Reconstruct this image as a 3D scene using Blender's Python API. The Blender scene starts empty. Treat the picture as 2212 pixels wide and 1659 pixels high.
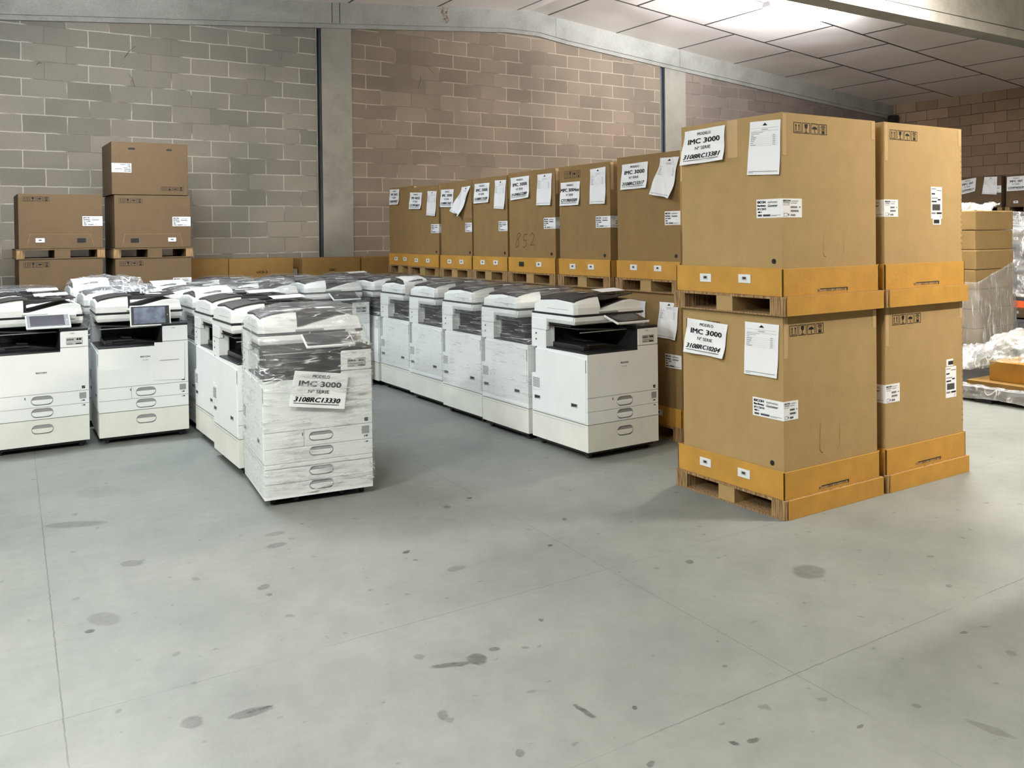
import bpy, bmesh, math, random
from mathutils import Vector, Matrix, noise
random.seed(7)
sc = bpy.context.scene
COL = sc.collection
PI = math.pi

# ------------------------------------------------------------------ camera
YAW, PITCH, ROLL, FPX, PCY, CAMH = 0.5684, 0.0128, -0.0115, 1888.1, 530.3, 1.4246
fw = Vector((math.sin(YAW)*math.cos(PITCH), math.cos(YAW)*math.cos(PITCH), -math.sin(PITCH)))
rt = Vector((math.cos(YAW), -math.sin(YAW), 0))
up = rt.cross(fw)
r2 = rt*math.cos(ROLL) + up*math.sin(ROLL)
u2 = -rt*math.sin(ROLL) + up*math.cos(ROLL)
cam_data = bpy.data.cameras.new('camera')
cam = bpy.data.objects.new('camera', cam_data)
COL.objects.link(cam)
cam.matrix_world = Matrix(((r2.x, u2.x, -fw.x, 0), (r2.y, u2.y, -fw.y, 0), (r2.z, u2.z, -fw.z, CAMH), (0, 0, 0, 1)))
cam_data.sensor_width = 36.0
cam_data.lens = 36.0*FPX/2212.0
cam_data.shift_y = -(829.5-PCY)/2212.0
cam_data.clip_start = 0.05
cam_data.clip_end = 100
sc.camera = cam

# ------------------------------------------------------------------ world, view, lights
world = bpy.data.worlds.new('world'); sc.world = world
world.use_nodes = True
wb = world.node_tree.nodes['Background']
wb.inputs[0].default_value = (0.86, 0.93, 0.95, 1)
wb.inputs[1].default_value = 0.055
sc.view_settings.view_transform = 'Standard'
sc.view_settings.look = 'None'
sc.view_settings.exposure = 0.34
sc.view_settings.gamma = 1.0
sc.view_settings.use_curve_mapping = False
try:
    sc.cycles.use_denoising = True
    sc.cycles.max_bounces = 8
    sc.cycles.transparent_max_bounces = 16
    sc.cycles.sample_clamp_indirect = 6.0
except Exception:
    pass
# tube lamps: (x, y, z, watts, colour, share of light going up, label)
LAMPS = [
    (8.50, 6.86, 3.99, 125, (0.88, 0.93, 1.0), 2.2, 'glowing tube lamp under the ceiling beside the concrete girder'),
    (0.90, 7.05, 3.60, 85, (0.80, 0.90, 1.0), 0.8, 'tube lamp under the low ceiling above the left copiers'),
    (-0.30, 1.90, 3.56, 84, (0.97, 1.0, 0.97), 0.5, 'tube lamp over the floor beside the second concrete girder'),
    (-2.9, 2.4, 3.26, 265, (0.97, 1.0, 0.97), 0.5, 'tube lamp high over the empty floor on the far left'),
    (6.20, 1.10, 3.84, 225, (1.0, 0.955, 0.87), 0.5, 'tube lamp over the aisle in front of the tall carton stacks'),
    (7.40, 4.60, 3.88, 130, (1.0, 0.97, 0.90), 0.6, 'tube lamp over the floor beyond the tall carton stacks'),
]

# ------------------------------------------------------------------ materials
M = {}
def new_mat(name):
    m = bpy.data.materials.new(name); m.use_nodes = True
    nt = m.node_tree
    M[name] = m
    return m, nt, nt.nodes['Principled BSDF']

def s2l(c):
    return tuple(((v/255.0)/12.92 if v/255.0 <= 0.04045 else ((v/255.0+0.055)/1.055)**2.4) for v in c)+(1.0,)

def N(nt, t, **kw):
    n = nt.nodes.new(t)
    for k, v in kw.items():
        if k in ('operation', 'data_type', 'blend_type', 'noise_dimensions', 'wave_type', 'bands_direction', 'offset_frequency', 'offset', 'squash', 'use_clamp', 'musgrave_type'):
            setattr(n, k, v)
        else:
            n.inputs[k].default_value = v
    return n

def ramp(nt, stops):
    n = nt.nodes.new('ShaderNodeValToRGB')
    els = n.color_ramp.elements
    while len(els) > 1: els.remove(els[-1])
    els[0].position = stops[0][0]; els[0].color = stops[0][1]
    for p, c in stops[1:]:
        e = els.new(p); e.color = c
    return n

def g(v): return (v, v, v, 1)

def plain(name, rgb, rough=0.5, var=0.06, scale=6.0, bump=0.0, spec=0.5, metal=0.0, bscale=60.0):
    m, nt, b = new_mat(name)
    L = nt.links
    tc = nt.nodes.new('ShaderNodeTexCoord')
    nz = N(nt, 'ShaderNodeTexNoise', Scale=scale, Detail=4.0)
    L.new(tc.outputs['Object'], nz.inputs['Vector'])
    base = s2l(rgb)
    lo = tuple(max(0, c*(1-var*2)) for c in base[:3])+(1,)
    hi = tuple(min(1, c*(1+var)) for c in base[:3])+(1,)
    rp = ramp(nt, [(0.3, lo), (0.7, hi)])
    L.new(nz.outputs[0], rp.inputs[0])
    L.new(rp.outputs[0], b.inputs['Base Color'])
    b.inputs['Roughness'].default_value = rough
    b.inputs['Metallic'].default_value = metal
    b.inputs['Specular IOR Level'].default_value = spec
    if bump:
        n2 = N(nt, 'ShaderNodeTexNoise', Scale=bscale, Detail=3.0)
        L.new(tc.outputs['Object'], n2.inputs['Vector'])
        bp = N(nt, 'ShaderNodeBump', Strength=bump, Distance=0.01)
        L.new(n2.outputs[0], bp.inputs['Height'])
        L.new(bp.outputs[0], b.inputs['Normal'])
    return m

plain('white_plastic', (239, 242, 240), 0.42, 0.015)
plain('cream_plastic', (233, 234, 224), 0.45, 0.03)
plain('black_plastic', (30, 31, 35), 0.38, 0.1)
plain('dark_grey_plastic', (46, 44, 43), 0.5, 0.08)
plain('gap_black', (14, 14, 15), 0.8, 0.1)
plain('grey_plastic', (150, 152, 150), 0.45, 0.03)
plain('pale_grey', (188, 190, 186), 0.45, 0.03)
plain('ink', (20, 20, 24), 0.7, 0.02, spec=0.2)
plain('grey_ink', (120, 122, 126), 0.7, 0.05, spec=0.2)
plain('sheet_white', (238, 238, 238), 0.6, 0.01)
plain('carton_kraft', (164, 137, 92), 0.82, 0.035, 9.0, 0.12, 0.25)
plain('carton_kraft_shaded', (132, 107, 68), 0.82, 0.035, 9.0, 0.12, 0.25)  # same kraft made darker: the aisle row's shade put into the colour
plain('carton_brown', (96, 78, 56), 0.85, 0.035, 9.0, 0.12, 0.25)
plain('carton_golden', (128, 99, 52), 0.82, 0.05, 9.0, 0.12, 0.25)
plain('tray_yellow', (184, 138, 60), 0.7, 0.07, 7.0, 0.15, 0.3)
plain('carton_olive', (140, 116, 76), 0.85, 0.04, 9.0, 0.12, 0.2)
plain('clip_white', (225, 226, 224), 0.4, 0.02)
plain('tape', (190, 160, 118), 0.25, 0.05)
plain('orange_paint', (222, 96, 44), 0.45, 0.06)
plain('rack_grey', (66, 66, 72), 0.5, 0.08)
plain('lamp_housing', (215, 217, 220), 0.4, 0.02)
plain('wire_dark', (28, 24, 22), 0.6, 0.05)

# screens; the raised one has a cloudy grey-blue reflection painted into its colour
m, nt, b = new_mat('screen_black')
b.inputs['Base Color'].default_value = s2l((34, 36, 44)); b.inputs['Roughness'].default_value = 0.12
m, nt, b = new_mat('screen_reflection')
tc = nt.nodes.new('ShaderNodeTexCoord'); nz = N(nt, 'ShaderNodeTexNoise', Scale=14.0, Detail=5.0)
nt.links.new(tc.outputs['Object'], nz.inputs['Vector'])
rp = ramp(nt, [(0.3, s2l((70, 78, 96))), (0.72, s2l((126, 134, 150)))])
nt.links.new(nz.outputs[0], rp.inputs[0]); nt.links.new(rp.outputs[0], b.inputs['Base Color'])
b.inputs['Roughness'].default_value = 0.15

# corrugated runner ends of the cardboard pallets
m, nt, b = new_mat('corrugated_end')
tc = nt.nodes.new('ShaderNodeTexCoord'); mp = nt.nodes.new('ShaderNodeMapping')
mp.inputs['Scale'].default_value = (120, 120, 6)
nz = N(nt, 'ShaderNodeTexNoise', Scale=1.0, Detail=3.0)
nt.links.new(tc.outputs['Object'], mp.inputs[0]); nt.links.new(mp.outputs[0], nz.inputs['Vector'])
rp = ramp(nt, [(0.32, s2l((78, 58, 34))), (0.5, s2l((140, 110, 72))), (0.75, s2l((178, 146, 100)))])
nt.links.new(nz.outputs[0], rp.inputs[0]); nt.links.new(rp.outputs[0], b.inputs['Base Color'])
bp = N(nt, 'ShaderNodeBump', Strength=0.6, Distance=0.01)
nt.links.new(nz.outputs[0], bp.inputs['Height']); nt.links.new(bp.outputs[0], b.inputs['Normal'])
b.inputs['Roughness'].default_value = 0.9

# emissive tube
m, nt, b = new_mat('lamp_tube')
b.inputs['Emission Color'].default_value = (0.92, 0.94, 1, 1)
b.inputs['Emission Strength'].default_value = 25

# stretch film
def film_mat(name, amount, milk, scl, rot=(0, 0, 0), rough=0.16, haze=0.0):
    m, nt, b = new_mat(name)
    nt.nodes.remove(b)
    L = nt.links
    out = [n for n in nt.nodes if n.type == 'OUTPUT_MATERIAL'][0]
    tc = nt.nodes.new('ShaderNodeTexCoord'); mp = nt.nodes.new('ShaderNodeMapping')
    mp.inputs['Scale'].default_value = scl; mp.inputs['Rotation'].default_value = rot
    L.new(tc.outputs['Object'], mp.inputs[0])
    nz = N(nt, 'ShaderNodeTexNoise', Scale=1.0, Detail=5.0, Roughness=0.65, Distortion=0.35)
    L.new(mp.outputs[0], nz.inputs['Vector'])
    big = N(nt, 'ShaderNodeTexNoise', Scale=5.0, Detail=3.0)
    L.new(tc.outputs['Object'], big.inputs['Vector'])
    crease = ramp(nt, [(0.54, g(0)), (0.62, g(0.35)), (0.70, g(1))])
    L.new(nz.outputs[0], crease.inputs[0])
    zone = ramp(nt, [(0.3, g(0.35)), (0.7, g(1))])
    L.new(big.outputs[0], zone.inputs[0])
    # thin white lines: glints along pulled creases, painted as diffuse colour
    mp2 = nt.nodes.new('ShaderNodeMapping'); mp2.inputs['Scale'].default_value = (scl[0]*0.55, scl[1]*0.55, scl[2]*0.42)
    mp2.inputs['Rotation'].default_value = (rot[0]*-1.6, rot[1]*-1.2, 0.3)
    L.new(tc.outputs['Object'], mp2.inputs[0])
    nz2 = N(nt, 'ShaderNodeTexNoise', Scale=1.0, Detail=2.0, Roughness=0.5, Distortion=0.6)
    L.new(mp2.outputs[0], nz2.inputs['Vector'])
    thin = ramp(nt, [(0.482, g(0)), (0.5, g(1)), (0.518, g(0))])
    L.new(nz2.outputs[0], thin.inputs[0])
    zone2 = ramp(nt, [(0.47, g(0)), (0.6, g(1))])
    L.new(big.outputs[0], zone2.inputs[0])
    tz = N(nt, 'ShaderNodeMath', operation='MULTIPLY'); L.new(thin.outputs[0], tz.inputs[0]); L.new(zone2.outputs[0], tz.inputs[1])
    mul0 = N(nt, 'ShaderNodeMath', operation='MULTIPLY')
    L.new(crease.outputs[0], mul0.inputs[0]); L.new(zone.outputs[0], mul0.inputs[1])
    mul = N(nt, 'ShaderNodeMath', operation='MULTIPLY_ADD', use_clamp=True); mul.inputs[1].default_value = 1.3
    L.new(tz.outputs[0], mul.inputs[0]); L.new(mul0.outputs[0], mul.inputs[2])
    bp = N(nt, 'ShaderNodeBump', Strength=0.9, Distance=0.012)
    L.new(nz.outputs[0], bp.inputs['Height'])
    tr = nt.nodes.new('ShaderNodeBsdfTransparent'); tr.inputs[0].default_value = (0.97, 0.975, 0.97, 1)
    gl = nt.nodes.new('ShaderNodeBsdfGlossy'); gl.inputs['Roughness'].default_value = rough
    L.new(bp.outputs[0], gl.inputs['Normal'])
    df = nt.nodes.new('ShaderNodeBsdfDiffuse'); df.inputs[0].default_value = (0.86, 0.87, 0.87, 1)
    L.new(bp.outputs[0], df.inputs['Normal'])
    lw = N(nt, 'ShaderNodeLayerWeight', Blend=0.25)
    f1 = N(nt, 'ShaderNodeMath', operation='MULTIPLY_ADD'); f1.inputs[1].default_value = amount; f1.inputs[2].default_value = 0.03
    f1.use_clamp = True
    L.new(mul.outputs[0], f1.inputs[0])
    f2 = N(nt, 'ShaderNodeMath', operation='MULTIPLY_ADD'); f2.inputs[1].default_value = 0.16
    f2.use_clamp = True
    L.new(lw.outputs['Facing'], f2.inputs[0]); L.new(f1.outputs[0], f2.inputs[2])
    f3 = N(nt, 'ShaderNodeMath', operation='MULTIPLY_ADD'); f3.inputs[1].default_value = milk; f3.inputs[2].default_value = milk*0.12+haze
    f3.use_clamp = True
    L.new(mul.outputs[0], f3.inputs[0])
    m1 = nt.nodes.new('ShaderNodeMixShader'); m2 = nt.nodes.new('ShaderNodeMixShader')
    L.new(f2.outputs[0], m1.inputs[0]); L.new(tr.outputs[0], m1.inputs[1]); L.new(gl.outputs[0], m1.inputs[2])
    L.new(f3.outputs[0], m2.inputs[0]); L.new(m1.outputs[0], m2.inputs[1]); L.new(df.outputs[0], m2.inputs[2])
    L.new(m2.outputs[0], out.inputs[0])
    return m
film_mat('film_side', 0.35, 0.42, (3, 3, 95), (0.22, 0.05, 0), 0.14)
film_mat('film_diag', 0.8, 0.75, (6, 6, 55), (0.15, 0.6, 0.1), 0.10)
film_mat('film_milky', 0.45, 1.0, (14, 14, 9), (0.3, 0.2, 0), 0.25)
film_mat('film_soft', 0.10, 0.5, (26, 26, 2.2), (0.02, 0.05, 0), 0.4, 0.06)

# concrete
def concrete(name, rgb, stain=0.25, scale=2.5):
    m, nt, b = new_mat(name)
    L = nt.links
    tc = nt.nodes.new('ShaderNodeTexCoord')
    a = N(nt, 'ShaderNodeTexNoise', Scale=scale, Detail=8.0, Roughness=0.65)
    c = N(nt, 'ShaderNodeTexNoise', Scale=90.0, Detail=3.0)
    L.new(tc.outputs['Object'], a.inputs['Vector']); L.new(tc.outputs['Object'], c.inputs['Vector'])
    base = s2l(rgb)
    r1 = ramp(nt, [(0.28, tuple(v*(1-stain) for v in base[:3])+(1,)), (0.5, base), (0.75, tuple(min(1, v*1.15) for v in base[:3])+(1,))])
    L.new(a.outputs[0], r1.inputs[0])
    mx = nt.nodes.new('ShaderNodeMixRGB'); mx.blend_type = 'MULTIPLY'; mx.inputs[0].default_value = 0.35
    r3 = ramp(nt, [(0.35, g(0.6)), (0.6, g(1))]); L.new(c.outputs[0], r3.inputs[0])
    L.new(r1.outputs[0], mx.inputs[1]); L.new(r3.outputs[0], mx.inputs[2])
    L.new(mx.outputs[0], b.inputs['Base Color'])
    bp = N(nt, 'ShaderNodeBump', Strength=0.35, Distance=0.01)
    L.new(c.outputs[0], bp.inputs['Height']); L.new(bp.outputs[0], b.inputs['Normal'])
    b.inputs['Roughness'].default_value = 0.88; b.inputs['Specular IOR Level'].default_value = 0.25
concrete('beam_concrete', (152, 149, 140))
concrete('column_concrete', (148, 142, 130))
concrete('groove_concrete', (72, 78, 82))

# block wall: axis 'X' uses world X, 'Y' uses world Y
def block_mat(name, axis, x0, c1, c2, mortar, zref=3.1863, bw=0.4, bh=0.1764):
    m, nt, b = new_mat(name)
    L = nt.links
    tc = nt.nodes.new('ShaderNodeTexCoord')
    sp = nt.nodes.new('ShaderNodeSeparateXYZ'); L.new(tc.outputs['Object'], sp.inputs[0])
    ax = N(nt, 'ShaderNodeMath', operation='ADD'); ax.inputs[1].default_value = -x0 + 40*bw
    L.new(sp.outputs[axis], ax.inputs[0])
    az = N(nt, 'ShaderNodeMath', operation='ADD'); az.inputs[1].default_value = -(zref-3*bh)+20*bh
    L.new(sp.outputs['Z'], az.inputs[0])
    cb = nt.nodes.new('ShaderNodeCombineXYZ'); L.new(ax.outputs[0], cb.inputs[0]); L.new(az.outputs[0], cb.inputs[1])
    wob = N(nt, 'ShaderNodeTexNoise', Scale=7.0, Detail=3.0); L.new(tc.outputs['Object'], wob.inputs['Vector'])
    ws = N(nt, 'ShaderNodeVectorMath', operation='MULTIPLY_ADD')
    ws.inputs[1].default_value = (0.014, 0.014, 0); L.new(wob.outputs['Color'], ws.inputs[0]); L.new(cb.outputs[0], ws.inputs[2])
    sub = N(nt, 'ShaderNodeVectorMath', operation='SUBTRACT'); sub.inputs[1].default_value = (0.007, 0.007, 0)
    L.new(ws.outputs[0], sub.inputs[0])
    br = nt.nodes.new('ShaderNodeTexBrick')
    br.offset = 0.5; br.offset_frequency = 2; br.squash = 1.0
    br.inputs['Scale'].default_value = 1.0
    br.inputs['Brick Width'].default_value = bw; br.inputs['Row Height'].default_value = bh
    br.inputs['Mortar Size'].default_value = 0.0062; br.inputs['Mortar Smooth'].default_value = 0.3
    br.inputs['Bias'].default_value = 0.0
    br.inputs['Color1'].default_value = s2l(c1); br.inputs['Color2'].default_value = s2l(c2)
    br.inputs['Mortar'].default_value = s2l(mortar)
    L.new(sub.outputs[0], br.inputs['Vector'])
    n1 = N(nt, 'ShaderNodeTexNoise', Scale=1.3, Detail=5.0); L.new(tc.outputs['Object'], n1.inputs['Vector'])
    r1 = ramp(nt, [(0.3, (0.80, 0.82, 0.80, 1)), (0.7, (1.1, 1.06, 1.02, 1))]); L.new(n1.outputs[0], r1.inputs[0])
    mx = nt.nodes.new('ShaderNodeMixRGB'); mx.blend_type = 'MULTIPLY'; mx.inputs[0].default_value = 1
    L.new(br.outputs['Color'], mx.inputs[1]); L.new(r1.outputs[0], mx.inputs[2])
    n2 = N(nt, 'ShaderNodeTexNoise', Scale=110.0, Detail=3.0); L.new(tc.outputs['Object'], n2.inputs['Vector'])
    r2_ = ramp(nt, [(0.33, g(0.66)), (0.6, g(1.03))]); L.new(n2.outputs[0], r2_.inputs[0])
    mx2 = nt.nodes.new('ShaderNodeMixRGB'); mx2.blend_type = 'MULTIPLY'; mx2.inputs[0].default_value = 0.55
    L.new(mx.outputs[0], mx2.inputs[1]); L.new(r2_.outputs[0], mx2.inputs[2])
    # broken dark line inside part of the joints
    n3 = N(nt, 'ShaderNodeTexNoise', Scale=2.2, Detail=2.0); L.new(tc.outputs['Object'], n3.inputs['Vector'])
    r3 = ramp(nt, [(0.50, g(0)), (0.58, g(0.75))]); L.new(n3.outputs[0], r3.inputs[0])
    mm = N(nt, 'ShaderNodeMath', operation='MULTIPLY'); L.new(br.outputs['Fac'], mm.inputs[0]); L.new(r3.outputs[0], mm.inputs[1])
    mx3 = nt.nodes.new('ShaderNodeMixRGB'); mx3.inputs[2].default_value = s2l((84, 74, 66))
    L.new(mm.outputs[0], mx3.inputs[0]); L.new(mx2.outputs[0], mx3.inputs[1])
    L.new(mx3.outputs[0], b.inputs['Base Color'])
    hs = N(nt, 'ShaderNodeMath', operation='MULTIPLY_ADD'); hs.inputs[1].default_value = -0.8
    L.new(br.outputs['Fac'], hs.inputs[0])
    h2 = N(nt, 'ShaderNodeMath', operation='MULTIPLY'); h2.inputs[1].default_value = 0.35
    L.new(n2.outputs[0], h2.inputs[0]); L.new(h2.outputs[0], hs.inputs[2])
    bp = N(nt, 'ShaderNodeBump', Strength=0.5, Distance=0.012)
    L.new(hs.outputs[0], bp.inputs['Height']); L.new(bp.outputs[0], b.inputs['Normal'])
    b.inputs['Roughness'].default_value = 0.92; b.inputs['Specular IOR Level'].default_value = 0.2
    return m
block_mat('blocks_left', 'X', 0.183, (124, 120, 110), (144, 137, 126), (186, 180, 168))
block_mat('blocks_mid', 'X', 0.201, (122, 109, 95), (140, 125, 109), (176, 162, 145))
block_mat('blocks_far', 'X', 0.17, (118, 107, 99), (132, 119, 110), (142, 132, 122))
block_mat('blocks_right', 'Y', 0.1, (150, 126, 104), (176, 148, 124), (112, 96, 82))

# ceiling panels
def ceil_mat(name, x0, y0):
    m, nt, b = new_mat(name)
    L = nt.links
    tc = nt.nodes.new('ShaderNodeTexCoord')
    mp = nt.nodes.new('ShaderNodeMapping'); mp.inputs['Location'].default_value = (-x0+1.19*0.5+1.19*30, -y0+1.18*41, 0)
    L.new(tc.outputs['Object'], mp.inputs[0])
    br = nt.nodes.new('ShaderNodeTexBrick'); br.offset = 0.5; br.offset_frequency = 2
    br.inputs['Scale'].default_value = 1.0; br.inputs['Brick Width'].default_value = 1.19; br.inputs['Row Height'].default_value = 1.18
    br.inputs['Mortar Size'].default_value = 0.018; br.inputs['Mortar Smooth'].default_value = 0.1
    br.inputs['Color1'].default_value = s2l((240, 229, 222)); br.inputs['Color2'].default_value = s2l((232, 221, 214))
    br.inputs['Mortar'].default_value = s2l((44, 36, 34))
    L.new(mp.outputs[0], br.inputs['Vector'])
    L.new(br.outputs['Color'], b.inputs['Base Color'])
    n1 = N(nt, 'ShaderNodeTexNoise', Scale=0.9, Detail=1.0); L.new(tc.outputs['Object'], n1.inputs['Vector'])
    n2 = N(nt, 'ShaderNodeTexNoise', Scale=70.0, Detail=2.0); L.new(tc.outputs['Object'], n2.inputs['Vector'])
    b1 = N(nt, 'ShaderNodeBump', Strength=0.5, Distance=0.12); L.new(n1.outputs[0], b1.inputs['Height'])
    b2 = N(nt, 'ShaderNodeBump', Strength=0.06, Distance=0.01); L.new(n2.outputs[0], b2.inputs['Height']); L.new(b1.outputs[0], b2.inputs['Normal'])
    L.new(b2.outputs[0], b.inputs['Normal'])
    b.inputs['Roughness'].default_value = 0.38
ceil_mat('ceiling_panels_right', 7.45, 9.80-1.18)
ceil_mat('ceiling_panels_left', 4.57+1.19*0.0, 9.80-1.18)

# floor
STAINS=[(0.452,3.58,15.759,-2.091,-9.049,-13.382,0.3),(0.395,3.494,53.976,2.485,2.831,-54.387,0.75),(0.636,4.124,19.771,0.096,-6.492,-22.052,0.4),(0.568,2.668,28.164,-6.229,-7.272,-23.206,0.4),(0.725,2.623,14.003,0.206,-2.338,-36.463,0.45),(0.751,2.627,20.899,-2.719,-1.887,-117.43,0.75),(1.367,2.544,12.586,-4.451,-17.29,-49.186,0.55),(1.456,2.53,22.257,-12.989,-12.665,-18.829,0.55),(1.542,2.559,38.33,-23.388,-33.504,-49.749,0.5),(1.302,2.653,47.932,-23.895,-28.94,-43.014,0.35),(1.233,3.984,18.362,-3.329,-0.322,-31.036,0.4),(1.279,4.142,17.624,-2.745,0.365,-35.446,0.3),(1.041,3.538,35.064,-10.536,-2.126,-30.1,0.5),(1.038,3.452,59.714,-18.327,-41.954,-61.803,0.6),(0.827,3.782,53.676,-12.056,-28.868,-42.412,0.35),(1.696,3.568,43.402,-20.876,-2.858,-46.69,0.65),(1.685,3.453,63.439,-31.335,-51.928,-76.014,0.5),(1.785,3.269,20.055,-11.074,-4.76,-34.332,0.35),(2.155,4.039,45.488,-24.495,-24.52,-35.432,0.55),(2.331,4.102,49.542,-28.389,-31.361,-45.198,0.7),(1.2,2.29,46.16,-24.607,-30.405,-21.865,0.4),(1.043,3.213,46.872,-15.536,-35.287,-52.157,0.3),(2.545,3.526,50.137,-36.465,-20.193,-29.28,0.6),(2.277,3.269,55.253,-38.819,-38.151,-55.671,0.75),(2.657,2.763,36.71,-35.535,-28.676,-24.037,0.6),(2.991,2.404,8.55,-10.692,-7.789,-8.64,0.4),(2.999,2.411,13.658,-17.08,-14.078,-10.423,0.3),(1.562,2.075,10.328,-18.046,-78.832,-5.342,0.6),(1.807,1.712,39.24,-41.798,-73.964,-50.422,0.6),(1.863,1.691,35.583,-39.556,-15.149,-76.318,0.6),(1.552,1.77,60.835,-53.958,-11.003,-71.541,0.5),(1.286,2.005,65.946,-42.922,-29.012,-43.537,0.45),(1.801,2.653,80.542,-55.26,-36.403,-53.844,0.6),(1.698,2.005,92.062,-78.802,-43.599,-65.163,0.55),(2.107,2.032,58.629,-61.277,-60.817,-90.499,0.45),(2.465,1.358,3.93,-13.541,-46.463,-9.398,0.35),(2.173,1.567,58.907,-82.26,-29.504,-129.875,0.6),(2.404,1.546,35.826,-56.043,-54.299,-26.199,0.35),(0.484,4.853,6.551,-0.213,-7.003,-17.242,0.35),(0.67,5.402,6.943,-0.891,-2.154,-7.114,0.12),(2.218,2.173,88.858,-91.393,-80.911,-120.021,0.5),(3.564,2.222,32.223,-51.881,-41.404,-60.562,0.45),(3.327,1.996,38.787,-64.898,-40.968,-60.264,0.45),(2.985,1.737,34.513,-59.554,-52.111,-77.209,0.5),(1.638,2.506,58.104,-38.434,-55.4,-82.247,0.4),(1.853,1.8,66.337,-68.918,-24.818,-121.722,0.4)]
def floor_mat():
    m, nt, b = new_mat('floor_paint')
    L = nt.links
    tc = nt.nodes.new('ShaderNodeTexCoord')
    P = tc.outputs['Object']
    def math_(op, a, bb=None, cc=None, clamp=False):
        n = nt.nodes.new('ShaderNodeMath'); n.operation = op; n.use_clamp = clamp
        for i, v in enumerate((a, bb, cc)):
            if v is None: continue
            if isinstance(v, (int, float)): n.inputs[i].default_value = v
            else: L.new(v, n.inputs[i])
        return n.outputs[0]
    n1 = N(nt, 'ShaderNodeTexNoise', Scale=1.1, Detail=6.0, Roughness=0.6); L.new(P, n1.inputs['Vector'])
    n2 = N(nt, 'ShaderNodeTexNoise', Scale=9.0, Detail=5.0, Roughness=0.7); L.new(P, n2.inputs['Vector'])
    r1 = ramp(nt, [(0.3, s2l((108, 112, 108))), (0.55, s2l((122, 125, 120))), (0.75, s2l((133, 135, 130)))])
    L.new(n1.outputs[0], r1.inputs[0])
    r2_ = ramp(nt, [(0.3, g(0.90)), (0.6, g(1.02))]); L.new(n2.outputs[0], r2_.inputs[0])
    mx = nt.nodes.new('ShaderNodeMixRGB'); mx.blend_type = 'MULTIPLY'; mx.inputs[0].default_value = 1
    L.new(r1.outputs[0], mx.inputs[1]); L.new(r2_.outputs[0], mx.inputs[2])
    # small scattered specks
    n4 = N(nt, 'ShaderNodeTexNoise', Scale=17.0, Detail=2.0, Roughness=0.4); L.new(P, n4.inputs['Vector'])
    r4 = ramp(nt, [(0.70, g(0)), (0.75, g(0.42))]); L.new(n4.outputs[0], r4.inputs[0])
    # warped position for stains and joints
    wn = N(nt, 'ShaderNodeTexNoise', Scale=22.0, Detail=4.0, Roughness=0.7); L.new(P, wn.inputs['Vector'])
    wv = nt.nodes.new('ShaderNodeVectorMath'); wv.operation = 'MULTIPLY_ADD'
    L.new(wn.outputs['Color'], wv.inputs[0]); wv.inputs[1].default_value = (0.028, 0.028, 0); L.new(P, wv.inputs[2])
    wc = nt.nodes.new('ShaderNodeVectorMath'); wc.operation = 'SUBTRACT'; wc.inputs[1].default_value = (0.014, 0.014, 0)
    L.new(wv.outputs[0], wc.inputs[0])
    Wp = wc.outputs[0]
    dark = r4.outputs[0]
    for (cx, cy, a, bq, c, d, k) in STAINS:
        s = nt.nodes.new('ShaderNodeVectorMath'); s.operation = 'SUBTRACT'
        L.new(Wp, s.inputs[0]); s.inputs[1].default_value = (cx, cy, 0)
        d1 = nt.nodes.new('ShaderNodeVectorMath'); d1.operation = 'DOT_PRODUCT'
        L.new(s.outputs[0], d1.inputs[0]); d1.inputs[1].default_value = (a, bq, 0)
        d2 = nt.nodes.new('ShaderNodeVectorMath'); d2.operation = 'DOT_PRODUCT'
        L.new(s.outputs[0], d2.inputs[0]); d2.inputs[1].default_value = (c, d, 0)
        q = math_('ADD', math_('MULTIPLY', d1.outputs['Value'], d1.outputs['Value']), math_('MULTIPLY', d2.outputs['Value'], d2.outputs['Value']))
        k = min(0.95, k*1.25)
        f = math_('MULTIPLY_ADD', q, -2.2*k, 2.2*k)          # > 0 inside the blot
        f = math_('MINIMUM', math_('MAXIMUM', f, 0.0), k)
        dark = math_('MAXIMUM', dark, f)
    n5 = N(nt, 'ShaderNodeTexNoise', Scale=38.0, Detail=4.0, Roughness=0.7); L.new(P, n5.inputs['Vector'])
    r5 = ramp(nt, [(0.3, g(0.55)), (0.6, g(1))]); L.new(n5.outputs[0], r5.inputs[0])
    dark = math_('MULTIPLY', dark, r5.outputs[0])
    # joints cut in the slab
    sp = nt.nodes.new('ShaderNodeSeparateXYZ'); L.new(P, sp.inputs[0])
    wob = math_('MULTIPLY_ADD', wn.outputs[0], 0.012, -0.006)
    X = math_('ADD', math_('MULTIPLY_ADD', sp.outputs['Y'], -0.048, sp.outputs['X']), wob)
    X2 = math_('ADD', math_('MULTIPLY_ADD', sp.outputs['Y'], -0.055, sp.outputs['X']), wob)
    Yj = math_('ADD', sp.outputs['Y'], wob)
    brk = N(nt, 'ShaderNodeTexNoise', Scale=1.7, Detail=2.0); L.new(P, brk.inputs['Vector'])
    rb = ramp(nt, [(0.36, g(0.25)), (0.52, g(1))]); L.new(brk.outputs[0], rb.inputs[0])
    def joint(v, pos, w, k):
        t = math_('ABSOLUTE', math_('SUBTRACT', v, pos))
        return math_('MULTIPLY', math_('LESS_THAN', t, w), k)
    j = joint(X, 0.112, 0.0022, 0.6)
    for v, pos, w, k in ((X2, 2.155, 0.0018, 0.42), (Yj, 2.90, 0.0018, 0.42), (Yj, 1.872, 0.0024, 0.5), (Yj, 5.1, 0.0025, 0.3), (X2, 4.4, 0.0022, 0.3)):
        j = math_('MAXIMUM', j, joint(v, pos, w, k))
    j = math_('MULTIPLY', j, rb.outputs[0])
    mj = nt.nodes.new('ShaderNodeMixRGB'); mj.inputs[2].default_value = s2l((46, 48, 44))
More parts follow.
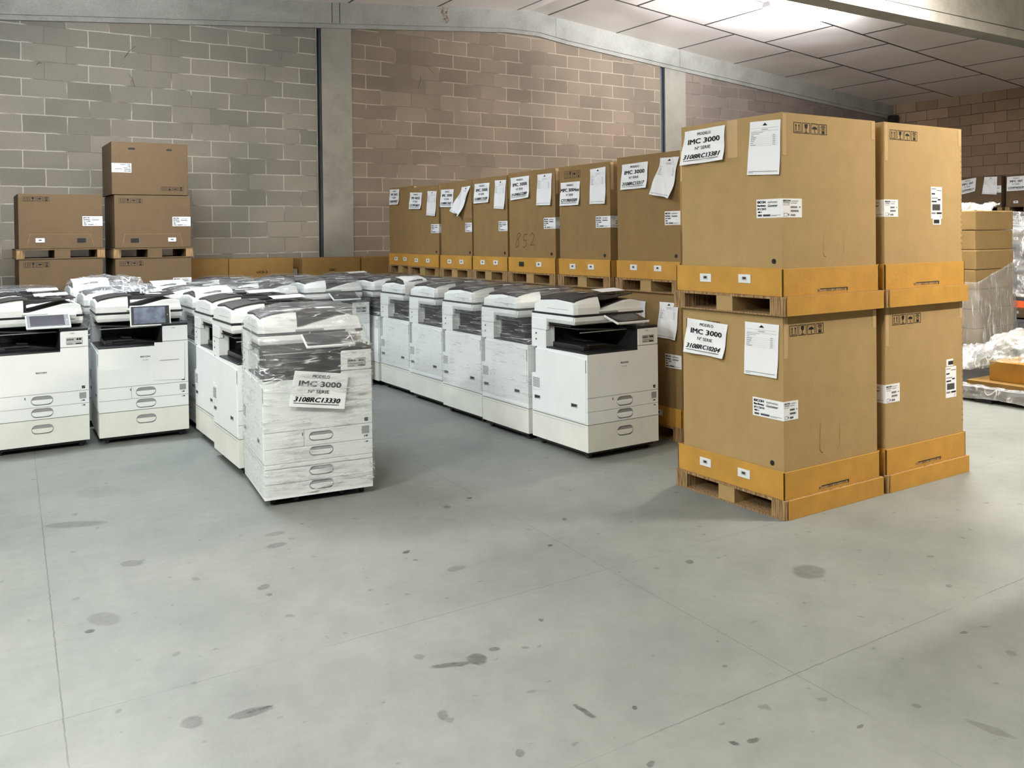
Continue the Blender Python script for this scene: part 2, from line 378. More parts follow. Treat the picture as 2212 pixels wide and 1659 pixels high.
    L.new(j, mj.inputs[0]); L.new(mx.outputs[0], mj.inputs[1])
    ms = nt.nodes.new('ShaderNodeMixRGB'); ms.inputs[2].default_value = s2l((38, 38, 33))
    L.new(dark, ms.inputs[0]); L.new(mj.outputs[0], ms.inputs[1])
    L.new(ms.outputs[0], b.inputs['Base Color'])
    b.inputs['Roughness'].default_value = 0.52; b.inputs['Specular IOR Level'].default_value = 0.35
    bp = N(nt, 'ShaderNodeBump', Strength=0.08, Distance=0.01)
    L.new(n5.outputs[0], bp.inputs['Height']); L.new(bp.outputs[0], b.inputs['Normal'])
floor_mat()

# ------------------------------------------------------------------ mesh helpers
class MB:
    def __init__(s):
        s.bm = bmesh.new(); s.mats = []
    def mi(s, name):
        if name not in s.mats: s.mats.append(name)
        return s.mats.index(name)
    def face(s, pts, mat):
        f = s.bm.faces.new([s.bm.verts.new(p) for p in pts]); f.material_index = s.mi(mat); return f
    def box(s, x0, x1, y0, y1, z0, z1, mat):
        v = [s.bm.verts.new(p) for p in ((x0,y0,z0),(x1,y0,z0),(x1,y1,z0),(x0,y1,z0),(x0,y0,z1),(x1,y0,z1),(x1,y1,z1),(x0,y1,z1))]
        i = s.mi(mat); fs = []
        for q in ((3,2,1,0),(4,5,6,7),(0,1,5,4),(1,2,6,5),(2,3,7,6),(3,0,4,7)):
            f = s.bm.faces.new([v[k] for k in q]); f.material_index = i; fs.append(f)
        return fs
    def prism(s, pts, axis, lo, hi, mat, capmat=None):
        """pts: list of 2D points; axis 'x': (y,z); 'y': (x,z); 'z': (x,y)"""
        def P(p, t):
            return {'x': (t, p[0], p[1]), 'y': (p[0], t, p[1]), 'z': (p[0], p[1], t)}[axis]
        a = [s.bm.verts.new(P(p, lo)) for p in pts]; c = [s.bm.verts.new(P(p, hi)) for p in pts]
        i = s.mi(mat); ic = s.mi(capmat or mat); n = len(pts)
        for k in range(n):
            f = s.bm.faces.new((a[k], a[(k+1) % n], c[(k+1) % n], c[k])); f.material_index = i
        f = s.bm.faces.new(a[::-1]); f.material_index = ic
        f = s.bm.faces.new(c); f.material_index = ic
    def cyl(s, c, axis, r, h, mat, n=16):
        ang = [2*PI*k/n for k in range(n)]
        pts = [(math.cos(t)*r, math.sin(t)*r) for t in ang]
        if axis == 'x': s.prism([(c[1]+p[0], c[2]+p[1]) for p in pts], 'x', c[0]-h/2, c[0]+h/2, mat)
        elif axis == 'y': s.prism([(c[0]+p[0], c[2]+p[1]) for p in pts], 'y', c[1]-h/2, c[1]+h/2, mat)
        else: s.prism([(c[0]+p[0], c[1]+p[1]) for p in pts], 'z', c[2]-h/2, c[2]+h/2, mat)
    def mesh(s, name, smooth=False):
        bmesh.ops.recalc_face_normals(s.bm, faces=s.bm.faces)
        me = bpy.data.meshes.new(name)
        s.bm.to_mesh(me); s.bm.free()
        for m in s.mats: me.materials.append(M[m])
        if smooth:
            for p in me.polygons: p.use_smooth = True
        return me

def link(name, me, parent=None, bevel=0.0, seg=2):
    o = bpy.data.objects.new(name, me); COL.objects.link(o)
    if parent: o.parent = parent
    if bevel:
        b = o.modifiers.new('bevel', 'BEVEL'); b.width = bevel; b.segments = seg; b.limit_method = 'ANGLE'; b.angle_limit = math.radians(40)
        b.harden_normals = False
    return o

def empty(name, loc=(0, 0, 0), rz=0.0):
    o = bpy.data.objects.new(name, None); COL.objects.link(o)
    o.location = loc; o.rotation_euler = (0, 0, rz); o.empty_display_size = 0.1
    return o

def tag(o, label, cat, group=None, kind=None):
    o['label'] = label; o['category'] = cat
    if group: o['group'] = group
    if kind: o['kind'] = kind
    return o

def structure(o, label=None):
    o['kind'] = 'structure'
    if label: o['label'] = label
    return o

# text as flat triangles, cached
_tc = {}
def text_tris(s):
    k = s
    if k in _tc: return _tc[k]
    cu = bpy.data.curves.new('t', 'FONT'); cu.body = s; cu.size = 1.0; cu.resolution_u = 2
    ob = bpy.data.objects.new('t', cu); COL.objects.link(ob)
    dg = bpy.context.evaluated_depsgraph_get(); dg.update()
    me = ob.evaluated_get(dg).to_mesh()
    vs = [(v.co.x, v.co.y) for v in me.vertices]; fs = [tuple(p.vertices) for p in me.polygons]
    ob.evaluated_get(dg).to_mesh_clear()
    bpy.data.objects.remove(ob); bpy.data.curves.remove(cu)
    if vs:
        x0 = min(v[0] for v in vs); x1 = max(v[0] for v in vs); y0 = min(v[1] for v in vs); y1 = max(v[1] for v in vs)
    else: x0, x1, y0, y1 = 0, 1, 0, 1
    vs = [((v[0]-x0)/(x1-x0), (v[1]-y0)/(y1-y0)) for v in vs]
    _tc[k] = (vs, fs); return _tc[k]

def put_text(mb, s, x, y, w, h, fn, mat='ink', bold=0.0, shear=0.0):
    """text box lower-left (x,y), size w*h in the flat coords of fn"""
    vs, fs = text_tris(s)
    i = mb.mi(mat)
    e = bold*1.6*h
    for dx, dy in (((0, 0),) if bold <= 0 else ((-e, -e*0.5), (e, -e*0.5), (-e, e*0.5), (e, e*0.5), (0, 0))):
        bv = [mb.bm.verts.new(fn(x+dx+(a+shear*(b_-0.5)*h/w)*w, y+dy+b_*h)) for a, b_ in vs]
        for f in fs:
            q = mb.bm.faces.new([bv[k] for k in f]); q.material_index = i

def put_rect(mb, x0, y0, x1, y1, fn, mat='ink'):
    mb.face([fn(x0, y0), fn(x1, y0), fn(x1, y1), fn(x0, y1)], mat)

def put_poly(mb, pts, fn, mat='ink'):
    mb.face([fn(*p) for p in pts], mat)

def put_frame(mb, x0, y0, x1, y1, t, fn, mat='ink'):
    put_rect(mb, x0, y0, x1, y0+t, fn, mat); put_rect(mb, x0, y1-t, x1, y1, fn, mat)
    put_rect(mb, x0, y0+t, x0+t, y1-t, fn, mat); put_rect(mb, x1-t, y0+t, x1, y1-t, fn, mat)

def put_line(mb, a, b, t, fn, mat='ink'):
    d = Vector((b[0]-a[0], b[1]-a[1])); n = Vector((-d.y, d.x)).normalized()*t/2
    put_poly(mb, [(a[0]-n.x, a[1]-n.y), (b[0]-n.x, b[1]-n.y), (b[0]+n.x, b[1]+n.y), (a[0]+n.x, a[1]+n.y)], fn, mat)

class Face:
    """a flat face: origin o, direction u (horizontal), outward normal n; pt(u,z)"""
    def __init__(s, o, u, n):
        s.o = Vector(o); s.u = Vector(u); s.n = Vector(n)
    def pt(s, a, z, off=0.0012):
        p = s.o + s.u*a + s.n*off
        return (p.x, p.y, s.o.z + z)
    def fn(s, off=0.0012):
        return lambda a, z: s.pt(a, z, off)

def symbols(mb, fn, x0, z0, x1, z1, mat='ink', order=(0, 1, 2, 3), flip=False):
    """four handling marks: this way up, fragile, keep dry, stacking limit"""
    w = (x1-x0)/4.0; h = z1-z0
    for k, kind in enumerate(order):
        a = x0+w*k; b = a+w*0.88
        if flip:
            f2 = lambda x, z, a=a, b=b: fn(a+b-x, z0+z1-z)
        else:
            f2 = fn
        put_frame(mb, a, z0, b, z1, w*0.045, f2, mat)
        cx = (a+b)/2; W = b-a
        if kind == 0:
            for sx in (-0.2, 0.2):
                c = cx+sx*W
                put_rect(mb, c-W*0.04, z0+h*0.24, c+W*0.04, z0+h*0.7, f2, mat)
                put_poly(mb, [(c-W*0.11, z0+h*0.66), (c+W*0.11, z0+h*0.66), (c, z0+h*0.86)], f2, mat)
            put_rect(mb, a+W*0.14, z0+h*0.12, b-W*0.14, z0+h*0.17, f2, mat)
        elif kind == 1:
            put_poly(mb, [(cx-W*0.2, z0+h*0.88), (cx-W*0.18, z0+h*0.58), (cx-W*0.06, z0+h*0.45), (cx+W*0.06, z0+h*0.45), (cx+W*0.18, z0+h*0.58), (cx+W*0.2, z0+h*0.88)], f2, mat)
            put_rect(mb, cx-W*0.035, z0+h*0.16, cx+W*0.035, z0+h*0.46, f2, mat)
            put_rect(mb, cx-W*0.18, z0+h*0.1, cx+W*0.18, z0+h*0.16, f2, mat)
        elif kind == 2:
            pts = [(cx+math.cos(t)*W*0.34, z0+h*0.46+math.sin(t)*h*0.26) for t in [PI*i/8 for i in range(9)]]
            put_poly(mb, pts, f2, mat)
            put_rect(mb, cx-W*0.03, z0+h*0.16, cx+W*0.03, z0+h*0.47, f2, mat)
            put_rect(mb, cx, z0+h*0.12, cx+W*0.14, z0+h*0.17, f2, mat)
            for sx in (-0.3, 0.05, 0.3): put_line(mb, (cx+sx*W, z0+h*0.78), (cx+sx*W-W*0.05, z0+h*0.9), W*0.03, f2, mat)
        else:
            put_rect(mb, cx-W*0.2, z0+h*0.1, cx+W*0.2, z0+h*0.3, f2, mat)
            put_text(mb, '2', cx-W*0.09, z0+h*0.36, W*0.18, h*0.2, f2, mat, 0.02)
            put_frame(mb, cx-W*0.22, z0+h*0.33, cx+W*0.22, z0+h*0.62, W*0.035, f2, mat)
            put_rect(mb, cx-W*0.3, z0+h*0.68, cx+W*0.3, z0+h*0.73, f2, mat)
            put_line(mb, (cx-W*0.25, z0+h*0.9), (cx+W*0.25, z0+h*0.75), W*0.04, f2, mat)
            put_line(mb, (cx+W*0.25, z0+h*0.9), (cx-W*0.25, z0+h*0.75), W*0.04, f2, mat)

def sheet(parent, face, tl, tr, br, bl, kind, lines=None, curl=0.012, fold=None, name=None):
    """a sheet of paper on a face, its corners in (u, z); text follows the paper"""
    def mapf(s, t, off=0.0):
        a = Vector(tl)*(1-s)*t + Vector(tr)*s*t + Vector(br)*s*(1-t) + Vector(bl)*(1-s)*(1-t)
        bulge = 0.0022 + curl*((1-t)**2)*(0.35+0.65*abs(2*s-1)) + curl*0.3*math.sin(s*5+t*4)**2
        return face.pt(a.x, a.y, bulge+off)
    mb = MB(); n = 22; i = mb.mi('sheet_white')
    vs = [[mb.bm.verts.new(mapf(a/n, c/n)) for a in range(n+1)] for c in range(n+1)]
    for c in range(n):
        for a in range(n):
            f = mb.bm.faces.new((vs[c][a], vs[c][a+1], vs[c+1][a+1], vs[c+1][a])); f.material_index = i
    me = mb.mesh('sheet', True)
    sh = link(name or ('model_sheet' if kind == 'model' else 'delivery_note'), me, parent)
    mb = MB()
    fn = lambda s, t: mapf(s, t, 0.0016)
    if kind == 'model':
        put_text(mb, 'MODELO', 0.34, 0.83, 0.32, 0.085, fn, 'ink', 0.012)
        put_text(mb, lines[0], 0.5-0.048*len(lines[0]), 0.59, 0.096*len(lines[0]), 0.145, fn, 'ink', 0.026)
        put_text(mb, 'N\u00ba SERIE', 0.30, 0.41, 0.38, 0.09, fn, 'ink', 0.008)
        put_text(mb, lines[1], 0.08, 0.155, 0.82, 0.13, fn, 'ink', 0.024, 0.2)
        put_rect(mb, 0.07, 0.10, 0.89, 0.115, fn)
    else:
        put_poly(mb, [(0.42, 0.915), (0.58, 0.915), (0.50, 0.965)], fn)
        put_rect(mb, 0.05, 0.868, 0.95, 0.871, fn, 'grey_ink')
        put_rect(mb, 0.4, 0.838, 0.6, 0.846, fn, 'grey_ink')
        put_rect(mb, 0.05, 0.815, 0.95, 0.818, fn, 'grey_ink')
        put_rect(mb, 0.05, 0.79, 0.45, 0.797, fn, 'grey_ink'); put_rect(mb, 0.05, 0.762, 0.35, 0.769, fn, 'grey_ink')
        for k in range(6):
            z = 0.73-k*0.035
            put_rect(mb, 0.05, z, 0.14+0.05*((k*3) % 4)*0.6, z+0.008, fn, 'grey_ink')
            put_rect(mb, 0.76, z, 0.84, z+0.008, fn, 'grey_ink')
            put_rect(mb, 0.05, z-0.013, 0.92, z-0.0115, fn, 'grey_ink')
        put_rect(mb, 0.05, 0.06, 0.95, 0.066, fn, 'ink'); put_rect(mb, 0.05, 0.035, 0.2, 0.043, fn, 'grey_ink')
    link('printed_text', mb.mesh('print'), sh)
    return sh

def sticker_print(mb, fn, x0, z0, x1, z1, small=False, model='IM C3010'):
    """maker sticker; flat coords normalised into the box"""
    w = x1-x0; h = z1-z0
    f = lambda s, t: fn(x0+s*w, z0+t*h)
    if not small:
        put_text(mb, 'RICOH', 0.05, 0.78, 0.32, 0.13, f, 'ink', 0.03)
        put_text(mb, 'nashuatec', 0.46, 0.78, 0.38, 0.13, f, 'ink', 0.0)
        put_text(mb, 'Rex-Rotary', 0.05, 0.58, 0.32, 0.13, f, 'ink', 0.03)
        put_text(mb, 'Gestetner', 0.46, 0.58, 0.38, 0.14, f, 'ink', 0.01, 0.2)
        put_text(mb, model, 0.05, 0.42, 0.34, 0.11, f, 'ink', 0.02)
        put_rect(mb, 0.06, 0.27, 0.16, 0.35, f, 'ink'); put_rect(mb, 0.18, 0.28, 0.22, 0.34, f, 'grey_ink')
        for a, b in ((0.06, 0.22), (0.27, 0.55)):
            k = a
            while k < b:
                put_rect(mb, k, 0.08, k+0.008, 0.19, f, 'ink'); k += 0.0125
        put_rect(mb, 0.58, 0.13, 0.95, 0.15, f, 'grey_ink'); put_rect(mb, 0.58, 0.08, 0.8, 0.1, f, 'grey_ink')
    else:
        put_text(mb, 'RICOH', 0.06, 0.84, 0.36, 0.09, f, 'ink', 0.03)
        put_text(mb, 'nashuatec', 0.48, 0.85, 0.34, 0.07, f, 'ink')
        put_text(mb, 'Rex-Rotary', 0.06, 0.74, 0.32, 0.07, f, 'ink', 0.02)
        put_text(mb, 'Gestetner', 0.44, 0.74, 0.32, 0.07, f, 'ink')
        put_text(mb, model, 0.06, 0.64, 0.3, 0.06, f, 'ink')
        for z, a, b in ((0.50, 0.42, 0.74), (0.30, 0.42, 0.82), (0.08, 0.42, 0.66)):
            k = a
            while k < b:
                put_rect(mb, k, z, k+0.012, z+0.1, f, 'ink'); k += 0.0185
        put_frame(mb, 0.08, 0.06, 0.26, 0.24, 0.012, f, 'ink')
        put_rect(mb, 0.86, 0.53, 0.92, 0.58, f, 'ink'); put_rect(mb, 0.3, 0.1, 0.34, 0.2, f, 'ink')

# ------------------------------------------------------------------ the room
def ceil_z(x): return 4.42-0.0895*(x-6.57) if x > 6.57 else 4.42-0.093*(6.57-x)
XL, XR, YB, YF = -7.0, 14.56, 9.80, -5.0
mb = MB(); mb.face([(XL, YF, 0), (XR+0.2, YF, 0), (XR+0.2, YB+0.2, 0), (XL, YB+0.2, 0)], 'floor_paint')
structure(link('floor', mb.mesh('floor')))
def bz(x):  # lower edge of the wall beam
    pts = [(-7, 2.86), (0.4, 3.545), (3.7, 3.85), (5.6, 4.03), (6.2, 4.085), (6.7, 4.09), (7.2, 4.03), (9.0, 3.88), (14.56, 3.445)]
    for (a, b), (c, d) in zip(pts, pts[1:]):
        if a <= x <= c: return b+(d-b)*(x-a)/(c-a)
    return pts[-1][1]
mb = MB()
def wall_seg(x0, x1, mat):
    xs = [x0]+[x for x in (0.4, 3.7, 5.6, 6.2, 6.7, 7.2, 9.0) if x0 < x < x1]+[x1]
    mb.prism([(x0, 0), (x1, 0)]+[(x, bz(x)+0.03) for x in xs[::-1]], 'y', YB, YB+0.2, mat)
wall_seg(XL, 3.58, 'blocks_left'); wall_seg(4.02, 8.90, 'blocks_mid'); wall_seg(9.42, XR, 'blocks_far')
structure(link('wall_back', mb.mesh('wall_back')))
mb = MB(); mb.box(XR, XR+0.2, YF, YB+0.2, 0, 3.72, 'blocks_right')
structure(link('wall_right', mb.mesh('wall_right')))
mb = MB(); mb.box(XL-0.2, XL, YF, YB+0.2, 0, 3.2, 'blocks_left')
structure(link('wall_left', mb.mesh('wall_left')))
mb = MB()
mb.prism([(6.57, 4.42), (XR+0.2, ceil_z(XR+0.2)), (XR+0.2, ceil_z(XR+0.2)+0.12), (6.57, 4.54)], 'y', YF, YB+0.2, 'ceiling_panels_right')
mb.prism([(XL-0.2, ceil_z(XL-0.2)), (6.57, 4.42), (6.57, 4.54), (XL-0.2, ceil_z(XL-0.2)+0.12)], 'y', YF, YB+0.2, 'ceiling_panels_left')
structure(link('ceiling', mb.mesh('ceiling')))
# columns with the dark channel on their left
def column(n, g0, c0, c1):
    mb = MB()
    top = bz((c0+c1)/2)+0.05
    mb.box(c0, c1, YB-0.012, YB+0.2, 0, top, 'column_concrete')
    mb.box(g0, c0, YB+0.03, YB+0.2, 0, top, 'groove_concrete')
    mb.box(g0, g0+0.012, YB-0.008, YB+0.03, 0, top-0.02, 'column_concrete')
    mb.box(c0-0.022, c0-0.012, YB-0.014, YB+0.03, 0, top-0.02, 'groove_concrete')
    o = link('trim_%d' % n, mb.mesh('column'), None, 0.004)
    structure(o)
column(1, 3.58, 3.645, 4.02)
column(2, 8.90, 9.0, 9.42)
# beam along the gable and its lip
mb = MB()
xs = [XL, 0.4, 3.7, 5.6, 6.2, 6.57, 6.7, 7.2, 9.0, XR]
mb.prism([(x, bz(x)+0.055) for x in xs]+[(x, ceil_z(x)+0.01) for x in xs[::-1]], 'y', YB-0.05, YB+0.2, 'beam_concrete')
mb.prism([(x, bz(x)+0.005) for x in xs]+[(x, bz(x)+0.06) for x in xs[::-1]], 'y', YB-0.03, YB+0.2, 'beam_concrete')
for x, w, m_ in ((3.77, 0.012, 'groove_concrete'), (3.865, 0.012, 'groove_concrete'), (6.98, 0.005, 'groove_concrete'), (9.27, 0.006, 'groove_concrete')):
    mb.box(x-w/2, x+w/2, YB-0.0515, YB-0.04, bz(x)+0.06, ceil_z(x)-0.005, m_)
structure(link('trim_3', mb.mesh('gable_beam'), None, 0.004))
# rust stain patch on the beam
mb = MB()
pts = [(5.22, 4.11), (5.25, 4.16), (5.21, 4.22), (5.235, 4.29), (5.315, 4.295), (5.29, 4.20), (5.32, 4.14), (5.31, 4.10)]
m, nt, b = new_mat('rust_stain')
tc = nt.nodes.new('ShaderNodeTexCoord'); nz = N(nt, 'ShaderNodeTexNoise', Scale=30.0, Detail=5.0)
nt.links.new(tc.outputs['Object'], nz.inputs['Vector'])
rp = ramp(nt, [(0.4, s2l((96, 76, 64))), (0.58, s2l((150, 140, 126)))])
nt.links.new(nz.outputs[0], rp.inputs[0]); nt.links.new(rp.outputs[0], b.inputs['Base Color']); b.inputs['Roughness'].default_value = 0.9
mb.prism(pts, 'y', YB-0.0525, YB-0.045, 'rust_stain')
structure(link('trim_4', mb.mesh('beam_patch')))
# two free girders under the ceiling
def girder(n, y0):
    mb = MB()
    za = 3.54
    xs = [XL, 6.57, XR]
    mb.box(XL, XR, y0, y0+0.22, za, za+0.11, 'beam_concrete')
    mb.prism([(XL, za+0.10), (XR, za+0.10), (XR, 3.8), (6.57, 4.425), (XL, 3.7)], 'y', y0+0.03, y0+0.19, 'beam_concrete')
    mb.box(XL, XR, y0+0.022, y0+0.03, za+0.11, za+0.128, 'gap_black')  # black strip paints the shadow in the groove above the flange
    structure(link('trim_%d' % n, mb.mesh('girder'), None, 0.006))
girder(5, 5.20)
girder(6, 0.70)
# dark drain pipe in the far corner
mb = MB(); mb.cyl((14.42, 9.66, 1.75), 'z', 0.09, 3.5, 'dark_grey_plastic', 20)
o = link('drain_pipe', mb.mesh('pipe', True)); tag(o, 'dark vertical pipe in the far corner under the ceiling', 'pipe')
# bent tie wires left in the block joints
def wire(pts, r, nm):
    mb = MB(); i = mb.mi('wire_dark')
    prev = None
    for k, p in enumerate(pts):
        ring = [mb.bm.verts.new((p[0]+r*math.cos(t), p[1], p[2]+r*math.sin(t))) for t in (0, PI/2, PI, 3*PI/2)]
        if prev:
            for q in range(4):
                f = mb.bm.faces.new((prev[q], prev[(q+1) % 4], ring[(q+1) % 4], ring[q])); f.material_index = i
        else: mb.bm.faces.new(ring)
        prev = ring
    mb.bm.faces.new(prev)
    return link(nm, mb.mesh('wire'))
yw = YB-0.004
for pts, lab in (([(1.52, yw, 3.30), (1.56, yw-0.03, 3.36), (1.62, yw-0.04, 3.42)], 'long dark tie wire sticking out high on the left blocks'),
                 ([(0.72, yw, 3.15), (0.735, yw-0.02, 3.17), (0.76, yw-0.03, 3.165)], 'small hooked dark tie wire on the left blocks'),
                 ([(1.56, yw, 3.13), (1.59, yw-0.02, 3.09), (1.61, yw-0.03, 3.0)], 'thin tie wire hanging below the long one on the left blocks'),
                 ([(4.94, yw, 3.42), (4.92, yw-0.03, 3.35), (4.88, yw-0.03, 3.24)], 'straight dark tie wire leaning on the middle blocks'),
                 ([(5.02, yw, 3.56), (5.05, yw-0.03, 3.50), (5.10, yw-0.04, 3.45)], 'curved dark tie wire on the middle blocks')):
    o = wire(pts, 0.0026, 'tie_wire'); tag(o, lab, 'wire', 'tie wires left in the block wall')

# lamps
for (x, y, z, w, colr, upf, lab) in LAMPS:
    e = empty('tube_lamp', (x, y, z)); tag(e, lab, 'lamp', 'tube lamps under the ceiling')
    mb = MB(); mb.prism([(-0.07, 0.0), (-0.04, 0.06), (0.04, 0.06), (0.07, 0.0)], 'x', -0.64, 0.64, 'lamp_housing')
    for sx in (-0.5, 0.5): mb.box(sx-0.01, sx+0.01, -0.01, 0.01, 0.06, 0.12, 'lamp_housing')
    link('housing', mb.mesh('housing'), e, 0.003)
    for sy in (-0.035, 0.035):
        mb = MB(); mb.cyl((0, sy, -0.02), 'x', 0.014, 1.22, 'lamp_tube', 12)
        link('tube', mb.mesh('tube', True), e)
    ld = bpy.data.lights.new('tube_light', 'AREA'); ld.shape = 'RECTANGLE'; ld.size = 1.2; ld.size_y = 0.1
    ld.energy = w; ld.color = colr; ld.spread = PI
    lo = bpy.data.objects.new('tube_light', ld); COL.objects.link(lo); lo.parent = e; lo.location = (0, 0, -0.04)
    # bare tubes also light the ceiling
    l2 = bpy.data.lights.new('tube_uplight', 'AREA'); l2.shape = 'RECTANGLE'; l2.size = 1.2; l2.size_y = 0.03
    l2.energy = w*upf; l2.color = colr
    for sy in (-0.09, 0.09):
        lo = bpy.data.objects.new('tube_uplight', l2); COL.objects.link(lo); lo.parent = e
        lo.location = (0, sy, -0.01); lo.rotation_euler = (math.copysign(math.radians(152), sy), 0, 0)
#__PART2__
# ------------------------------------------------------------------ office copiers
W, D = 0.587, 0.617
_mc = {}
def part(parent, name, key, builder, bevel=0.0, smooth=False, loc=None):
    if key not in _mc:
        mb = MB(); builder(mb); _mc[key] = mb.mesh(name, smooth)
    o = link(name, _mc[key], parent, bevel)
    if loc: o.location = loc
    return o

def stadium(cx, cz, w, h, n=8):
    r = h/2.0; out = []
    for k in range(n+1):
        t = -PI/2+PI*k/n; out.append((cx+w/2-r+math.cos(t)*r, cz+math.sin(t)*r))
    for k in range(n+1):
        t = PI/2+PI*k/n; out.append((cx-w/2+r+math.cos(t)*r, cz+math.sin(t)*r))
    return out

def front_plate(mb, outline, y0, y1, mat, hole=None, recess=0.0055, rmat='grey_plastic'):
    bm = mb.bm; i = mb.mi(mat)
    def loop(pts, y): return [bm.verts.new((p[0], y, p[1])) for p in pts]
    A = loop(outline, y0); Bk = loop(outline, y1); n = len(A)
    for k in range(n):
        f = bm.faces.new((A[k], A[(k+1) % n], Bk[(k+1) % n], Bk[k])); f.material_index = i
    f = bm.faces.new(Bk); f.material_index = i
    if hole is None:
        f = bm.faces.new(A[::-1]); f.material_index = i
        return
    H = loop(hole, y0); m_ = len(H)
    edges = []
    for k in range(n): edges.append(bm.edges.get((A[k], A[(k+1) % n])))
    for k in range(m_): edges.append(bm.edges.new((H[k], H[(k+1) % m_])))
    r = bmesh.ops.triangle_fill(bm, use_beauty=True, use_dissolve=False, edges=edges)
    for q in r['geom']:
        if isinstance(q, bmesh.types.BMFace): q.material_index = i
    R = loop(hole, y0+recess); j = mb.mi(rmat)
    for k in range(m_):
        f = bm.faces.new((H[k], H[(k+1) % m_], R[(k+1) % m_], R[k])); f.material_index = j
    f = bm.faces.new(R); f.material_index = j

def copier(x, y, rz=0.0, drawers=3, panel='flat', wrap=None, label='', group=None, extras=(), sx=1.0, sz=1.0, z0=0.0):
    e = empty('office_copier', (x, y, 0), rz)
    tag(e, label, 'copier', group)
    if sx != 1.0 or sz != 1.0: e.scale = (sx, sx, sz)
    low = 0.022 if drawers == 3 else 0.197
    zb = 0.05 if drawers == 3 else 0.037
    # ---- base frame with castors
    def fbase(mb): mb.box(0.02, W-0.02, 0.03, D-0.02, 0.028, zb, 'black_plastic')
    part(e, 'base_frame', 'base%d' % drawers, fbase)
    def fcast(mb):
        mb.cyl((0, 0, 0.018), 'x', 0.018, 0.022, 'black_plastic', 14)
        mb.box(-0.016, 0.016, -0.014, 0.014, 0.02, 0.036, 'black_plastic')
    for cx, cy in ((0.05, 0.06), (W-0.05, 0.06), (0.05, D-0.06), (W-0.05, D-0.06)):
        part(e, 'caster', 'caster', fcast, loc=(cx, cy, 0))
    if drawers == 4:
        for cx in (0.17, 0.42): part(e, 'caster', 'caster', fcast, loc=(cx, 0.05, 0))
    # ---- body
    def fbody(mb):
        # lower cabinet
        mb.box(0.0, W, 0.012, D, zb, 0.219, 'cream_plastic' if drawers == 3 else 'white_plastic')
        mb.box(0.002, W-0.002, 0.010, D-0.002, 0.219, 0.2235, 'gap_black')
        # main body with a shallow recess at the back of the left side
        mb.prism([(0.0, 0.012), (W, 0.012), (W, D), (0.03, D), (0.03, D-0.045), (0.0, D-0.045)], 'z', 0.48, 0.664, 'white_plastic')
        mb.box(0.0, W, 0.012, D, 0.2235, 0.48, 'white_plastic')
        # rear column up to the scanner
        mb.box(0.0, 0.055, 0.447, D, 0.664, 0.838, 'white_plastic')
        mb.box(0.055, W, 0.47, D, 0.664, 0.838, 'dark_grey_plastic')
        mb.box(0.055, 0.06, 0.43, 0.47, 0.664, 0.838, 'pale_grey')
        # seams on the left side
        mb.box(-0.0006, 0.0, 0.44, D, 0.7815, 0.783, 'gap_black')
        mb.box(-0.0006, 0.0, 0.03, D-0.01, 0.205, 0.2065, 'grey_ink')
        # dark face behind the fascia gaps
        mb.box(0.003, W-0.003, 0.009, 0.0125, zb+0.002, 0.66, 'gap_black')
    part(e, 'body', 'body%d' % drawers, fbody, 0.003)
    # ---- connector strip in the recess
    def fconn(mb):
        for z in (0.76, 0.72, 0.665, 0.64, 0.6, 0.55, 0.52): mb.box(-0.001, 0.004, D-0.06, D-0.048, z-0.012, z, 'gap_black')
    part(e, 'connector_strip', 'conn', fconn)
    # ---- side door, louvre and pull pockets
    def fside(mb):
        mb.prism([(0.018, 0.232), (0.565, 0.232), (0.565, 0.655), (0.10, 0.640), (0.018, 0.632)], 'x', -0.0035, 0.0, 'white_plastic')
        mb.box(-0.0042, -0.003, 0.012, 0.0165, 0.55, 0.63, 'grey_ink')
    part(e, 'side_door', 'side', fside, 0.0012)
    def flouv(mb):
        mb.box(-0.0045, -0.003, 0.505, 0.612, 0.37, 0.47, 'white_plastic')
        for r in range(7):
            for c in range(4):
                mb.box(-0.0052, -0.004, 0.522+c*0.02, 0.538+c*0.02, 0.39+r*0.0095, 0.3955+r*0.0095, 'grey_ink')
    part(e, 'vent_louver', 'louv', flouv)
    def fpock(mb):
        mb.prism([(0, 0), (0.07, 0), (0.07, 0.026), (0, 0.026)], 'x', -0.005, -0.0033, 'pale_grey')
        mb.prism([(0.006, 0.009), (0.064, 0.003), (0.064, 0.023), (0.006, 0.023)], 'x', -0.0056, -0.0048, 'dark_grey_plastic')
    part(e, 'door_pull', 'pock', fpock, loc=(0, 0.10, 0.315))
    part(e, 'door_pull', 'pock', fpock, loc=(0, 0.515, 0.31))
    # ---- front door with the raised right part
    def rnd(x0, x1, z0, z1): return [(x0, z0), (x1, z0), (x1, z1), (x0, z1)]
    def fdoor(mb):
        front_plate(mb, [(0.0, 0.392), (W, 0.392), (W, 0.688), (0.4155, 0.688), (0.4155, 0.664), (0.0, 0.664)], 0.0, 0.012, 'white_plastic')
        fn = lambda a, z: (a, -0.0012, z)
        lx, lz = (0.270, 0.588) if panel != 'mid' else (0.268, 0.528)
        put_text(mb, 'RICOH', lx, lz, 0.062, 0.0105, fn, 'ink' if panel != 'mid' else 'grey_ink', 0.03)
        if panel != 'mid': put_text(mb, 'IM C3000', lx+0.014, lz-0.022, 0.036, 0.0075, fn, 'grey_ink')
        mb.box(0.543, 0.563, -0.0012, 0.0, 0.404, 0.423, 'ink')
        put_line(mb, (0.547, 0.41), (0.559, 0.417), 0.0015, lambda a, z: (a, -0.0018, z), 'sheet_white')
    part(e, 'front_door', 'door'+('m' if panel == 'mid' else 'f'), fdoor, 0.004)
